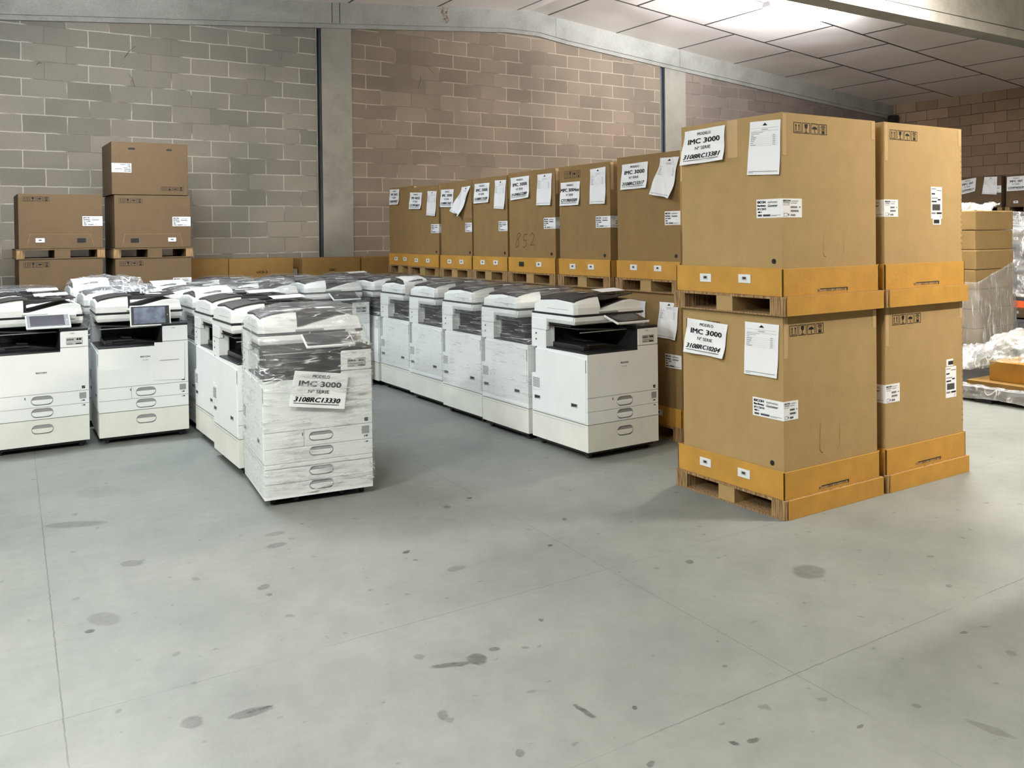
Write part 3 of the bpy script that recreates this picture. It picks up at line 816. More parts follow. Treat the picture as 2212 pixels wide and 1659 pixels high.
    def ftowf(mb):
        front_plate(mb, [(0.416, 0.6915), (W, 0.6915), (W, 0.80), (0.424, 0.80), (0.416, 0.792)], 0.0, 0.012, 'white_plastic')
        fn = lambda a, z: (a, -0.0012, z)
        pts = [(0.49+0.018*math.cos(t), 0.783+0.006*math.sin(t)) for t in [PI*0.1+PI*0.8*k/8 for k in range(9)]]
        for a, b in zip(pts, pts[1:]): put_line(mb, a, b, 0.0012, fn, 'grey_ink')
        put_line(mb, (0.482, 0.782), (0.492, 0.785), 0.002, fn); put_line(mb, (0.492, 0.785), (0.50, 0.781), 0.002, fn)
    part(e, 'toner_door', 'towf', ftowf, 0.004)
    def ftower(mb):
        mb.box(0.416, W, 0.012, 0.47, 0.664, 0.80, 'white_plastic')
        mb.box(0.4135, 0.417, 0.004, 0.47, 0.672, 0.80, 'gap_black')
    part(e, 'toner_housing', 'tower', ftower, 0.003)
    def fcap(mb): mb.prism([(0.412, 0.0), (W+0.001, 0.0), (W+0.001, 0.48), (0.412, 0.48)], 'z', 0.801, 0.817, 'black_plastic')
    part(e, 'top_cap', 'cap', fcap, 0.003)
    # ---- output tray
    def ftray(mb):
        mb.prism([(0.0, 0.0), (0.4155, 0.0), (0.4155, 0.448), (0.0, 0.448)], 'z', 0.663, 0.674, 'black_plastic')
        mb.prism([(0.05, 0.674), (0.05, 0.705), (0.16, 0.712), (0.28, 0.700), (0.39, 0.682), (0.412, 0.674)], 'y', 0.13, 0.44, 'black_plastic')
        mb.box(0.05, 0.10, 0.10, 0.16, 0.674, 0.70, 'black_plastic')
        mb.box(0.10, 0.24, 0.11, 0.15, 0.70, 0.709, 'dark_grey_plastic')
        mb.prism([(0.17, 0.712), (0.24, 0.704), (0.24, 0.715), (0.17, 0.722)], 'y', 0.22, 0.40, 'dark_grey_plastic')
    part(e, 'output_tray', 'tray', ftray, 0.004)
    def finner(mb):
        mb.prism([(0.012, 0.812), (0.41, 0.786), (0.41, 0.790), (0.012, 0.817)], 'y', 0.10, 0.44, 'dark_grey_plastic')
        mb.box(0.02, 0.40, 0.095, 0.101, 0.79, 0.795, 'grey_plastic')
        mb.box(0.02, W-0.02, 0.2, 0.6, 0.822, 0.838, 'gap_black')
    part(e, 'inner_tray', 'inner', finner)
    # ---- scanner unit: bevelled underside, black gasket line
    def fscan(mb):
        mb.prism([(0.0, 0.862), (0.0, 0.890), (0.576, 0.890), (0.576, 0.858), (0.566, 0.838), (0.012, 0.836)], 'y', 0.145, D, 'white_plastic')
        mb.prism([(0.145, 0.837), (0.133, 0.860), (0.131, 0.888), (0.145, 0.890)], 'x', 0.006, 0.572, 'white_plastic')
        mb.box(-0.0012, 0.028, 0.44, D, 0.783, 0.862, 'white_plastic')
    part(e, 'scanner', 'scan', fscan, 0.005)
    def fgask(mb): mb.box(-0.002, 0.578, 0.128, D-0.01, 0.8905, 0.9035, 'black_plastic')
    part(e, 'gasket', 'gask', fgask, 0.002)
    # ---- document feeder
    def ffeed(mb):
        xs = [0.0, 0.03, 0.08, 0.13, 0.18, 0.209]
        hs = [0.975, 0.990, 1.001, 1.009, 1.014, 1.014]
        sec = []
        for x_, h in zip(xs, hs):
            ins = 0.010 if x_ == 0.0 else 0.0
            sec.append([(0.130+ins, 0.9035), (0.128+ins, 0.945), (0.136+ins, 0.970), (0.155+ins, h), (0.34, h+0.012), (0.52-ins, h), (0.585-ins, 0.955), (0.592-ins, 0.9035)])
        i = mb.mi('white_plastic'); rows = [[mb.bm.verts.new((x_, p[0], p[1])) for p in s_] for x_, s_ in zip(xs, sec)]
        for a, b in zip(rows, rows[1:]):
            for k in range(len(a)):
                f = mb.bm.faces.new((a[k], a[(k+1) % len(a)], b[(k+1) % len(b)], b[k])); f.material_index = i
        mb.bm.faces.new(rows[0]).material_index = i; mb.bm.faces.new(rows[-1][::-1]).material_index = i
        mb.box(-0.0008, 0.004, 0.19, 0.43, 0.932, 0.9335, 'gap_black')
    part(e, 'feeder_body', 'feed', ffeed, 0.003)
    def fcover(mb):
        xs = [0.012, 0.03, 0.08, 0.13, 0.18, 0.213]
        hs = [0.985, 0.993, 1.004, 1.012, 1.017, 1.017]
        i = mb.mi('dark_grey_plastic')
        def sec(x_, h, up_): return [(x_, 0.150, h+up_), (x_, 0.34, h+0.012+up_), (x_, 0.525, h+up_)]
        T = [[mb.bm.verts.new(p) for p in sec(x_, h, 0.007)] for x_, h in zip(xs, hs)]
        Bm = [[mb.bm.verts.new(p) for p in sec(x_, h, -0.004)] for x_, h in zip(xs, hs)]
        for R in (T, Bm):
            for a, b in zip(R, R[1:]):
                for k in range(2): mb.bm.faces.new((a[k], a[k+1], b[k+1], b[k])).material_index = i
        for k in range(len(xs)-1):
            for e_ in (0, 2): mb.bm.faces.new((T[k][e_], T[k+1][e_], Bm[k+1][e_], Bm[k][e_])).material_index = i
        for r_ in (0, -1):
            for k in range(2): mb.bm.faces.new((T[r_][k], T[r_][k+1], Bm[r_][k+1], Bm[r_][k])).material_index = i
        mb.box(0.15, 0.20, 0.24, 0.30, 1.033, 1.035, 'grey_plastic')
    part(e, 'feeder_cover', 'cover', fcover, 0.002)
    def flid(mb):
        mb.box(0.209, 0.568, 0.130, 0.597, 0.9035, 0.926, 'white_plastic')
        mb.prism([(0.24, 0.926), (0.566, 0.926), (0.558, 0.968), (0.50, 0.980), (0.45, 0.976)], 'y', 0.142, 0.59, 'white_plastic')
        mb.prism([(0.212, 0.927), (0.26, 0.930), (0.45, 0.9775), (0.50, 0.9815), (0.50, 0.984), (0.45, 0.981), (0.26, 0.935), (0.212, 0.94)], 'y', 0.19, 0.56, 'dark_grey_plastic')
        mb.box(0.20, 0.355, 0.126, 0.134, 0.905, 0.917, 'grey_plastic')
    part(e, 'platen_cover', 'lid', flid, 0.004)
    def fitray(mb):
        mb.prism([(0.205, 0.985), (0.205, 1.018), (0.29, 1.012), (0.38, 1.012), (0.53, 1.022), (0.54, 1.014), (0.40, 0.998), (0.30, 0.985)], 'y', 0.19, 0.515, 'dark_grey_plastic')
        mb.box(0.24, 0.33, 0.205, 0.24, 1.012, 1.026, 'black_plastic')
        mb.box(0.24, 0.33, 0.45, 0.48, 1.012, 1.026, 'black_plastic')
        mb.box(0.205, 0.23, 0.19, 0.515, 0.93, 0.99, 'black_plastic')
    part(e, 'feeder_tray', 'itray', fitray, 0.003)
    def fisheet(mb): mb.box(0.35, 0.45, 0.24, 0.33, 1.0175, 1.0195, 'sheet_white')
    part(e, 'tray_sticker', 'isheet', fisheet)
    # ---- drawers
    if drawers == 3: levels = [(0.3045, 0.3895, 0.347), (0.2235, 0.302, 0.265), (zb, 0.2195, 0.155)]
    else: levels = [(0.3045, 0.3895, 0.350), (0.2235, 0.302, 0.270), (0.1175, 0.194, 0.165), (zb, 0.1155, 0.088)]
    for n_, (a, b_, hz) in enumerate(levels):
        mt = 'cream_plastic' if (drawers == 3 and n_ == 2) else 'white_plastic'
        def fdr(mb, a=a, b_=b_, hz=hz, n_=n_, mt=mt):
            x0 = 0.0
            front_plate(mb, [(x0, a), (W, a), (W, b_), (x0, b_)], 0.0, 0.012, mt, stadium(0.302, hz, 0.132, 0.062 if drawers == 3 else 0.05))
            fn = lambda p, z: (p, -0.0012, z)
            if n_ == 0:
                mb.box(0.527, 0.569, -0.0014, 0.0, 0.336, 0.377, 'grey_plastic')
                put_text(mb, '1', 0.54, 0.318, 0.004, 0.009, fn); put_rect(mb, 0.548, 0.319, 0.56, 0.327, fn, 'ink')
                mb.box(0.199, 0.204, -0.001, 0.0, 0.36, 0.376, 'dark_grey_plastic')
                if drawers == 4 or panel == 'up': mb.box(0.208, 0.2095, -0.0006, 0.004, a, b_, 'gap_black')
            if n_ == 1:
                put_text(mb, '2', 0.54, 0.286, 0.006, 0.009, fn); put_rect(mb, 0.55, 0.287, 0.562, 0.294, fn, 'ink')
        dr = part(e, 'drawer', 'dr%d_%d_%s' % (drawers, n_, panel == 'up'), fdr, 0.0)
        def fhan(mb, hh=(0.062 if drawers == 3 else 0.05)):
            pts = [(p[0], p[1]) for p in stadium(0, 0, 0.124, hh*0.86)]
            low_ = [p for p in pts if p[1] <= hh*0.08]
            low_ = sorted(low_, key=lambda p: math.atan2(p[1]-hh*0.05, p[0]))
            xs_ = max(p[0] for p in low_)
            pts2 = [(-xs_, hh*0.02)]+low_+[(xs_, hh*0.02)]
            pts2 = [(-0.062, hh*0.10), (-0.0625, -hh*0.10), (-0.056, -hh*0.27), (-0.040, -hh*0.385), (-0.02, -hh*0.41), (0.02, -hh*0.41), (0.040, -hh*0.385), (0.056, -hh*0.27), (0.0625, -hh*0.10), (0.062, hh*0.10)]
            mb.prism(pts2, 'y', -0.0035, 0.005, mt)
        part(dr, 'handle', 'han%d%s' % (drawers, mt), fhan, 0.003, loc=(0.302, 0, hz))
    if drawers == 4:
        def fstrip(mb): mb.box(0, W, 0, 0.012, 0.1965, 0.221, 'white_plastic')
        part(e, 'trim_strip', 'strip', fstrip, 0.003)
    # ---- control panel
    pw, pd = 0.268, 0.150
    tilt, base = {'flat': (16, (0.235, 0.125, 0.893)), 'low': (22, (0.225, 0.115, 0.893)), 'mid': (31, (0.215, 0.10, 0.915)), 'up': (74, (0.21, 0.055, 0.951))}[panel]
    pe = empty('control_panel'); pe.parent = e; pe.location = base; pe.rotation_euler = (math.radians(tilt), 0, math.radians(0 if panel != 'up' else -2))
    # panel lies towards -y, turning down with the tilt
    def fpan(mb):
        mb.prism([(0.0, -pd), (pw, -pd), (pw, 0), (0, 0)], 'z', -0.014, 0.0, 'white_plastic')
        mb.box(0.05, pw-0.05, -pd+0.03, -0.01, -0.03, -0.014, 'pale_grey')
    fr = part(pe, 'frame', 'panframe', fpan, 0.004)
    sm = 'screen_reflection' if panel == 'up' else 'screen_black'
    def fscr(mb):
        mb.box(0.008, pw-0.008, -pd+0.009, -0.008, 0.0, 0.0018, 'black_plastic')
        mb.box(0.026, pw-0.036, -pd+0.018, -0.016, 0.0018, 0.0024, sm)
        mb.cyl((pw-0.021, -pd/2, 0.002), 'z', 0.004, 0.0012, 'grey_plastic', 12)
    part(pe, 'screen', 'panscr'+sm, fscr)
    def farm(mb):
        mb.box(0.29, 0.40, 0.085 if panel != 'up' else 0.06, 0.16, 0.845, 0.866 if panel != 'up' else 0.885, 'white_plastic')
    part(e, 'panel_arm', 'arm'+str(panel == 'up'), farm, 0.004)
    if 'holder' in extras:
        def fhold(mb):
            mb.prism([(0.478, 0.905), (0.478, 0.872), (0.486, 0.857), (0.503, 0.851), (0.520, 0.857), (0.528, 0.872), (0.528, 0.905)], 'y', 0.105, 0.131, 'pale_grey')
            mb.box(0.482, 0.524, 0.103, 0.106, 0.872, 0.876, 'dark_grey_plastic')
        part(e, 'card_holder', 'holder', fhold, 0.002)
    if 'sticker' in extras:
        def fst(mb):
            mb.box(0.452, 0.553, -0.0012, 0.0, 0.708, 0.756, 'pale_grey')
            fn = lambda a, z: (a, -0.0022, z)
            put_frame(mb, 0.454, 0.71, 0.551, 0.754, 0.0012, fn, 'grey_ink')
            put_text(mb, 'ROBCSA', 0.458, 0.738, 0.04, 0.010, fn, 'ink', 0.03); put_rect(mb, 0.515, 0.738, 0.527, 0.75, fn, 'ink'); put_rect(mb, 0.53, 0.738, 0.544, 0.75, fn, 'ink')
            put_rect(mb, 0.458, 0.722, 0.546, 0.731, fn, 'sheet_white'); put_rect(mb, 0.46, 0.724, 0.54, 0.7285, lambda a, z: (a, -0.0026, z), 'grey_ink')
            put_rect(mb, 0.458, 0.713, 0.49, 0.717, fn, 'grey_ink'); put_rect(mb, 0.51, 0.711, 0.546, 0.718, fn, 'ink')
        part(e, 'service_sticker', 'sticker', fst)
    if 'note' in extras:   # plain sheet taped over the lower right of the door (its printed code left out)
        F = Face((0, 0, 0), (1, 0, 0), (0, -1, 0))
        mb = MB(); i = mb.mi('sheet_white'); n = 6
        vs = [[mb.bm.verts.new(F.pt(0.362+0.205*a/n-0.008*(1-c/n), 0.42+0.268*c/n-0.008*a/n, 0.0025+0.006*(1-c/n)**2*(a/n))) for a in range(n+1)] for c in range(n+1)]
        for c in range(n):
            for a in range(n): mb.bm.faces.new((vs[c][a], vs[c][a+1], vs[c+1][a+1], vs[c+1][a])).material_index = i
        sh = link('notice_sheet', mb.mesh('notice', True), e)
        mb = MB(); fn = lambda a, z: F.pt(a, z, 0.0065)
        put_rect(mb, 0.395, 0.556, 0.525, 0.559, fn, 'grey_ink')
        put_rect(mb, 0.53, 0.440, 0.55, 0.443, fn, 'grey_ink')
        link('printed_text', mb.mesh('print'), sh)
    if 'model_sheet' in extras:
        F = Face((0, 0, 0), (1, 0, 0), (0, -1, 0)); F.o = Vector((0, -0.024, 0))
        sheet(e, F, (0.160, 0.716), (0.450, 0.676), (0.423, 0.486), (0.124, 0.529), 'model', ('IMC 3000', '3108RC13330'), 0.004)
    for ex in extras:
        if ex[:5] == 'paper':   # sheet lying over the feeder
            px0, px1, hang = {'paper_a': (0.03, 0.24, 0.07), 'paper_b': (0.02, 0.26, 0.11), 'paper_c': (0.28, 0.49, 0.0), 'paper_d': (0.02, 0.30, 0.13)}[ex]
            def fpap(mb, px0=px0, px1=px1, hang=hang):
                i = mb.mi('sheet_white'); prof = []
                if hang:
                    prof = [(0.118, 1.0-hang), (0.120, 0.955), (0.128, 0.985), (0.16, 1.02), (0.25, 1.038), (0.33, 1.046)]
                else: prof = [(0.20, 1.035), (0.25, 1.042), (0.32, 1.047), (0.38, 1.040)]
                A = [mb.bm.verts.new((px0, p[0], p[1])) for p in prof]; B_ = [mb.bm.verts.new((px1, p[0]+0.012, p[1]+0.004)) for p in prof]
                for k in range(len(prof)-1): mb.bm.faces.new((A[k], A[k+1], B_[k+1], B_[k])).material_index = i
            part(e, 'loose_sheet', ex, fpap, 0.0, True)
    if wrap:
        zlow, mat, seed, puff = wrap
        def fwrap(mb):
            bm = mb.bm; i = mb.mi(mat)
            P = [(0, -0.0, zlow), (W, 0, zlow), (W, D, zlow), (0, D, zlow), (0, 0, 0.672), (0.412, 0.0, 0.80), (W, 0, 0.818), (0, D, 0.9), (W, D, 0.82),
                 (0, 0.128, 0.90), (0.578, 0.128, 0.905), (0, 0.14, 0.965), (0.03, 0.155, 1.0), (0.21, 0.155, 1.025), (0.03, 0.53, 1.0), (0.2, 0.53, 1.03), (0.1, 0.34, 1.03), (0.21, 0.34, 1.042),
                 (0.54, 0.2, 1.026), (0.54, 0.51, 1.026), (0.568, 0.58, 0.93), (0.0, 0.595, 0.92),
                 (0.25, -0.03, 0.862), (0.50, -0.03, 0.862)]
            if panel == 'flat': P = P[:-2]+[(0.24, -0.022, 0.85), (0.50, -0.022, 0.85)]
            vs = [bm.verts.new(p) for p in P]
            r = bmesh.ops.convex_hull(bm, input=vs)
            bmesh.ops.delete(bm, geom=[v for v in bm.verts if not v.link_faces], context='VERTS')
            fl = [f for f in bm.faces if all(abs(v.co.z-zlow) < 1e-5 for v in f.verts)]
            bmesh.ops.delete(bm, geom=fl, context='FACES')
            for it in range(7):
                es = [e_ for e_ in bm.edges if e_.calc_length() > 0.05]
                if not es: break
                bmesh.ops.subdivide_edges(bm, edges=es, cuts=1)
                bmesh.ops.triangulate(bm, faces=[f for f in bm.faces if len(f.verts) > 3])
            bmesh.ops.recalc_face_normals(bm, faces=bm.faces)
            bm.normal_update()
            for v in bm.verts:
                p = v.co
                q = Vector((p.x*9+seed*3.1, p.y*9, p.z*14))
                d = 0.005+0.006*noise.noise(q)+0.004*abs(noise.noise(q*3.0))
                if p.z > 0.98: d += puff*(0.5+0.5*noise.noise(Vector((p.x*16, p.y*16+seed, p.z*16))))
                v.co += v.normal*max(0.0075, d+0.003)
                v.co.y = min(v.co.y, D+0.008); v.co.x = max(-0.014, min(v.co.x, W+0.012))
            for f in bm.faces: f.material_index = i; f.smooth = True
        w_ = part(e, 'stretch_wrap', 'wrap%s' % (repr(wrap)+panel), fwrap, 0.0, True)
        w_['label'] = 'clear creased plastic stretch film'
    return e

GR = 'copiers in the long row beside the carton stacks'
GL = 'copiers packed together on the left'
copier(3.3225, 4.344, 0.0036, 3, 'flat', None, 'unwrapped white copier with flat black panel, nearest of the right row', GR, ('sticker', 'paper_c'))
copier(3.312, 4.998, 0.004, 3, 'flat', (0.26, 'film_side', 2, 0.0), 'film-wrapped copier directly behind the unwrapped one in the right row', GR, ('sticker',))
copier(3.335, 5.665, 0.004, 3, 'flat', (0.24, 'film_side', 3, 0.0), 'film-wrapped copier, third from the near end of the right row', GR, ('sticker',))
copier(3.368, 6.345, 0.002, 3, 'flat', (0.26, 'film_side', 4, 0.012), 'film-wrapped copier, fourth from the near end of the right row', GR, ('sticker',))
copier(3.390, 7.010, 0.002, 3, 'flat', (0.24, 'film_side', 5, 0.0), 'wrapped copier with a white sheet hanging over its feeder in the right row', GR, ('sticker', 'paper_b'))
copier(3.372, 7.655, 0.0, 3, 'flat', (0.55, 'film_side', 6, 0.0), 'wrapped copier at the far end of the right row', GR, ('sticker',))
copier(2.730, 7.720, 0.0, 3, 'low', (0.60, 'film_side', 7, 0.004), 'copier with stickered white corner tower, left of the far end of the right row', GL, ('sticker',))
copier(1.3555, 4.5611, -0.1083, 4, 'low', (0.06, 'film_diag', 1, 0.0), 'nearest film-wrapped copier with four drawers and the sheet 3108RC13330', GL, ('sticker', 'model_sheet', 'holder'))
copier(1.410, 5.250, -0.01, 3, 'low', None, 'unwrapped copier directly behind the nearest film-wrapped copier', GL, ('paper_c',))
copier(1.455, 5.930, 0.0, 3, 'low', None, 'unwrapped copier second behind the nearest film-wrapped copier', GL, ('paper_c',))
copier(1.492, 6.620, 0.0, 3, 'low', (0.10, 'film_side', 8, 0.0), 'grey-filmed copier with a white sheet on its feeder beside the raised-screen copier', GL, ('paper_d',))
copier(0.8246, 6.5935, -0.041, 3, 'up', None, 'copier with raised touch screen, grey reflection painted on it, and plain notice on its door', GL, ('note',))
copier(0.180, 6.620, 0.0, 3, 'mid', None, 'copier with tilted black panel at the left edge, maker name low on its door', GL, ('sticker', 'holder', 'paper_c'))
copier(0.180, 7.300, 0.0, 3, 'mid', None, 'copier with black feeder top directly behind the one at the left edge', GL, ('paper_c',))
copier(0.165, 7.955, 0.0, 3, 'low', (0.60, 'film_side', 9, 0.006), 'film-topped copier farthest back at the left edge', GL, ())
copier(0.835, 7.290, 0.0, 3, 'low', (0.60, 'film_milky', 10, 0.018), 'film-wrapped copier directly behind the raised-screen copier', GL, (), 1.0, 1.01)
copier(0.810, 7.955, 0.0, 3, 'low', (0.60, 'film_milky', 11, 0.035), 'tall copier under puffed-up crumpled film in front of the wall cartons', GL, ('paper_d',), 1.0, 1.04)
copier(1.465, 7.300, 0.0, 3, 'low', (0.60, 'film_side', 12, 0.012), 'grey-filmed copier between the puffed-up one and the middle of the pack', GL, ())
copier(1.440, 7.960, 0.0, 3, 'low', (0.60, 'film_side', 13, 0.006), 'copier with a white sheet on its feeder below the wall carton sticker', GL, ('paper_d',))
copier(2.100, 7.720, 0.0, 3, 'low', (0.60, 'film_diag', 14, 0.006), 'film-wrapped copier with black feeder gap, left of the stickered tower', GL, ())
copier(1.985, 8.640, 0.0, 3, 'low', (0.60, 'film_side', 15, 0.004), 'film-topped copier against the low golden cartons, left one of three', GL, ())
copier(2.592, 8.500, 0.0, 3, 'low', (0.60, 'film_side', 16, 0.004), 'film-topped copier against the low golden cartons, middle one of three', GL, ())
copier(3.205, 8.420, 0.0, 3, 'low', (0.60, 'film_side', 17, 0.004), 'film-topped copier against the low golden cartons, right one of three', GL, ('paper_c',))

# ------------------------------------------------------------------ cardboard pallets and cartons
def pallet(x0, x1, y0, y1, z0, h, label, group='cardboard pallets', side='tray_yellow', stand_runner=0.085):
    e = empty('cardboard_pallet', (x0, y0, z0)); tag(e, label, 'pallet', group)
    dx, dy = x1-x0, y1-y0
    mb = MB(); mb.box(0, dx, 0, dy, h-0.013, h-0.0005, 'corrugated_end'); link('top_deck', mb.mesh('deck'), e)
    mb = MB(); mb.box(0, dx, 0, dy, 0.0005, 0.008, 'corrugated_end'); link('bottom_deck', mb.mesh('deck'), e)
    w = stand_runner
    for a, b, mm in ((0.0, w, 'corrugated_end'), (dy*0.43, dy*0.43+w*1.35, 'carton_kraft'), (dy-w, dy, 'corrugated_end')):
        mb = MB(); mb.box(0.002, dx-0.002, a+0.001, b-0.001, 0.008, h-0.013, mm)
        if a == 0.0: mb.box(0.03, dx, -0.006, 0.001, 0.001, h-0.001, side)
        link('runner', mb.mesh('runner'), e)
    return e

def clip(parent, x, y, z, filled=True, s=1.0, facing='x'):
    """plastic locking clip on the tray face (normal -x or -y)"""
    mb = MB()
    w, h = 0.041*s, 0.022*s
    if facing == 'x':
        mb.prism([(y-w, z-h), (y+w, z-h), (y+w, z+h), (y-w, z+h)], 'x', x-0.004, x+0.001, 'clip_white' if filled else 'gap_black')
        if filled:
            mb.box(x-0.0045, x-0.0035, y-w*0.4, y+w*0.45, z-h*0.4, z+h*0.5, 'pale_grey'); mb.box(x-0.005, x-0.0044, y-w*0.25, y+w*0.3, z-h*0.15, z+h*0.4, 'dark_grey_plastic')
    else:
        mb.prism([(x-w, z-h), (x+w, z-h), (x+w, z+h), (x-w, z+h)], 'y', y-0.004, y+0.001, 'clip_white' if filled else 'gap_black')
        if filled: mb.box(x-w*0.35, x+w*0.35, y-0.0048, y-0.0038, z-h*0.2, z+h*0.3, 'dark_grey_plastic')
    o = link('locking_clip', mb.mesh('clip'), parent, 0.003)
    o['label'] = 'white plastic clip' if filled else 'open dark clip hole'
    return o

def big_carton(x0, x1, y0, y1, z0, zt, z1, label, group, d, body='carton_kraft', trayx=None):
    """tall carton standing in a shallow tray; x0..x1, y0..y1 carton, tray 1 cm wider; z0 tray bottom, zt tray top"""
    e = empty('tall_carton', (0, 0, 0)); e.location = (x0, y0, z0); tag(e, label, 'carton', group)
    ox, oy, oz = x0, y0, z0
    R = lambda *a: a
    X1, Y1 = x1-x0, y1-y0
    mb = MB(); mb.box(0, X1, 0, Y1, 0.002, z1-z0, body)
    mb.box(X1*0.5-0.002, X1*0.5+0.002, 0.0, Y1, z1-z0-0.0005, z1-z0+0.0005, 'gap_black')
    link('carton_body', mb.mesh('carton'), e, 0.005)
    ty0, ty1 = d.get('tray', (-0.009, Y1+0.01))
    mb = MB()
    t = 0.006; zz = zt-z0
    a0, a1 = -0.010, X1+0.008
    mb.box(a0, a0+t, ty0, ty1, 0.0, zz, 'tray_yellow'); mb.box(a1-t, a1, ty0, ty1, 0.0, zz, 'tray_yellow')
    mb.box(a0, a1, ty0, ty0+t, 0.0, zz-0.004, 'tray_yellow'); mb.box(a0, a1, ty1-t, ty1, 0.0, zz-0.004, 'tray_yellow')
    mb.box(a0+0.001, a1-0.001, ty0+0.001, ty1-0.001, 0, 0.003, 'tray_yellow')
    # worn slot along the long side
    sl = d.get('slot', (0.25, 0.49))
    mb.box(sl[0], sl[1], ty0-0.0008, ty0+0.001, 0.014, 0.027, 'corrugated_end')
    mb.box(sl[0]+0.02, sl[1], ty0-0.0014, ty0, 0.025, 0.030, 'gap_black'); mb.box(sl[1]-0.006, sl[1], ty0-0.0014, ty0, 0.012, 0.030, 'gap_black')
    link('base_tray', mb.mesh('tray'), e, 0.002)
    FL = Face((0, Y1, -z0), (0, -1, 0), (-1, 0, 0)); FR = Face((0, 0, -z0), (1, 0, 0), (0, -1, 0))
    for (u, z, fl) in d.get('clips', ()):
        clip(e, a0, Y1-u, z-z0, fl, d.get('cs', 1.0))
    if 'dot' in d:
        mb = MB(); u, z = d['dot']; mb.cyl((-0.001, Y1-u, z-z0), 'x', 0.013, 0.003, 'gap_black', 16); link('punched_hole', mb.mesh('dot'), e)
    if 'model' in d: sheet(e, FL, *d['model'][0], 'model', d['model'][1], d['model'][2])
    if 'note' in d: sheet(e, FL, *d['note'][0], 'note', None, d['note'][1])
    if 'icons' in d:
        mb = MB(); symbols(mb, FR.fn(0.0008), *d['icons']); link('handling_symbols', mb.mesh('symbols'), e)
    if 'iconsL' in d:
        mb = MB(); symbols(mb, FL.fn(0.0008), *d['iconsL']); link('handling_symbols', mb.mesh('symbols'), e)
    if 'stick' in d:
        u0, z0_, z1_, ur = d['stick']
        mb = MB(); mb.box(-0.0012, 0.0, 0.0, Y1-u0, z0_-z0, z1_-z0, 'sheet_white')
        if ur: mb.box(-0.0012, ur, -0.0012, 0.0, z0_-z0, z1_-z0, 'sheet_white')
        st = link('maker_sticker', mb.mesh('sticker'), e)
        mb = MB(); sticker_print(mb, FL.fn(0.0022), u0, z0_, Y1, z1_)
        if ur: sticker_print(mb, FR.fn(0.0022), 0.0, z0_, ur, z1_, True)
        link('printed_text', mb.mesh('print'), st)
    if 'cut' in d:
        a, b, zl, zh = d['cut']; mb = MB(); fn = FR.fn(0.0008); r = 0.02; tt = 0.0022
        put_line(mb, (a, zl+r), (a+0.004, zh-r), tt, fn, 'corrugated_end'); put_line(mb, (a+0.004, zh-r), (a+0.012, zh), tt, fn, 'corrugated_end')
        put_line(mb, (b, zl+r), (b, zh-r), tt*0.8, fn, 'corrugated_end'); put_line(mb, (b, zl+r), (b-r, zl), tt*0.8, fn, 'corrugated_end')
        put_line(mb, (a, zl+r), (a+0.008, zl+0.006), tt, fn, 'ink'); put_line(mb, (a+0.008, zl+0.006), (a+0.025, zl), tt, fn, 'ink')
        link('perforated_cutout', mb.mesh('cut'), e)
    if 'side_sticker' in d:
        a, b, zl, zh, sub_top = d['side_sticker']
        mb = MB(); mb.box(a, b, -0.0012, 0.0, zl-z0, zh-z0, 'sheet_white')
        if sub_top: mb.box(a+0.008, b-0.03, -0.0012, 0.0, zh-z0+0.004, zh-z0+0.044, 'sheet_white')
        else: mb.box(a+0.018, b-0.012, -0.0012, 0.0, zl-z0-0.034, zl-z0, 'sheet_white')
        st = link('shipping_label', mb.mesh('sticker'), e)
        mb = MB(); w_ = b-a; h_ = zh-zl; f = lambda s_, t_: FR.pt(a+s_*w_, zl+t_*h_, 0.0022)
        for (s0, t0, s1, t1, mm) in ((0.05, 0.93, 0.45, 0.95, 'grey_ink'), (0.5, 0.88, 0.95, 0.9, 'grey_ink'), (0.05, 0.76, 0.35, 0.8, 'ink'), (0.05, 0.64, 0.6, 0.66, 'grey_ink'), (0.05, 0.52, 0.5, 0.56, 'ink'), (0.6, 0.58, 0.85, 0.62, 'ink'), (0.05, 0.15, 0.4, 0.2, 'grey_ink'), (0.5, 0.15, 0.95, 0.2, 'ink')):
            put_rect(mb, s0, t0, s1, t1, f, mm)
        k = 0.12
        while k < 0.8:
            put_rect(mb, k, 0.26, k+0.03, 0.46, f, 'ink'); k += 0.055
        put_text(mb, '25', 0.76, 0.04, 0.14, 0.07, f, 'grey_ink')
        zc = (zh-z0+0.012) if sub_top else (zl-z0-0.027)
        put_rect(mb, 0.25, 0, 0.6, 0, f) if False else None
        k = a+0.026
        while k < b-0.03:
            mb.face([(k, -0.0022, zc), (k+0.003, -0.0022, zc), (k+0.003, -0.0022, zc+0.022), (k, -0.0022, zc+0.022)], 'ink'); k += 0.005
        link('printed_text', mb.mesh('print'), st)
    if d.get('tape'):
        h = z1-z0
        def tp(*a):
            mb = MB(); mb.box(*a, 'tape'); link('packing_tape', mb.mesh('tape'), e)
        if d['tape'] == 1: tp(-0.0012, 0.0, Y1-0.415, Y1-0.345, h-0.20, h-0.003)
        tp(0.006, 0.034, -0.0012, 0.0, h-0.21, h-0.006)
        tp(X1-0.034, X1-0.006, -0.0012, 0.0, h-0.10, h-0.006)
    if d.get('holes'):
        mb = MB(); z = 0.2
        while z < z1-z0-0.05:
            mb.box(X1-0.008, X1-0.003, -0.0008, 0.001, z, z+0.012, 'corrugated_end'); z += 0.032
        link('edge_perforation', mb.mesh('perf'), e)
    return e

H = 1.0048
GS = 'tall cartons in the stack nearest the camera'
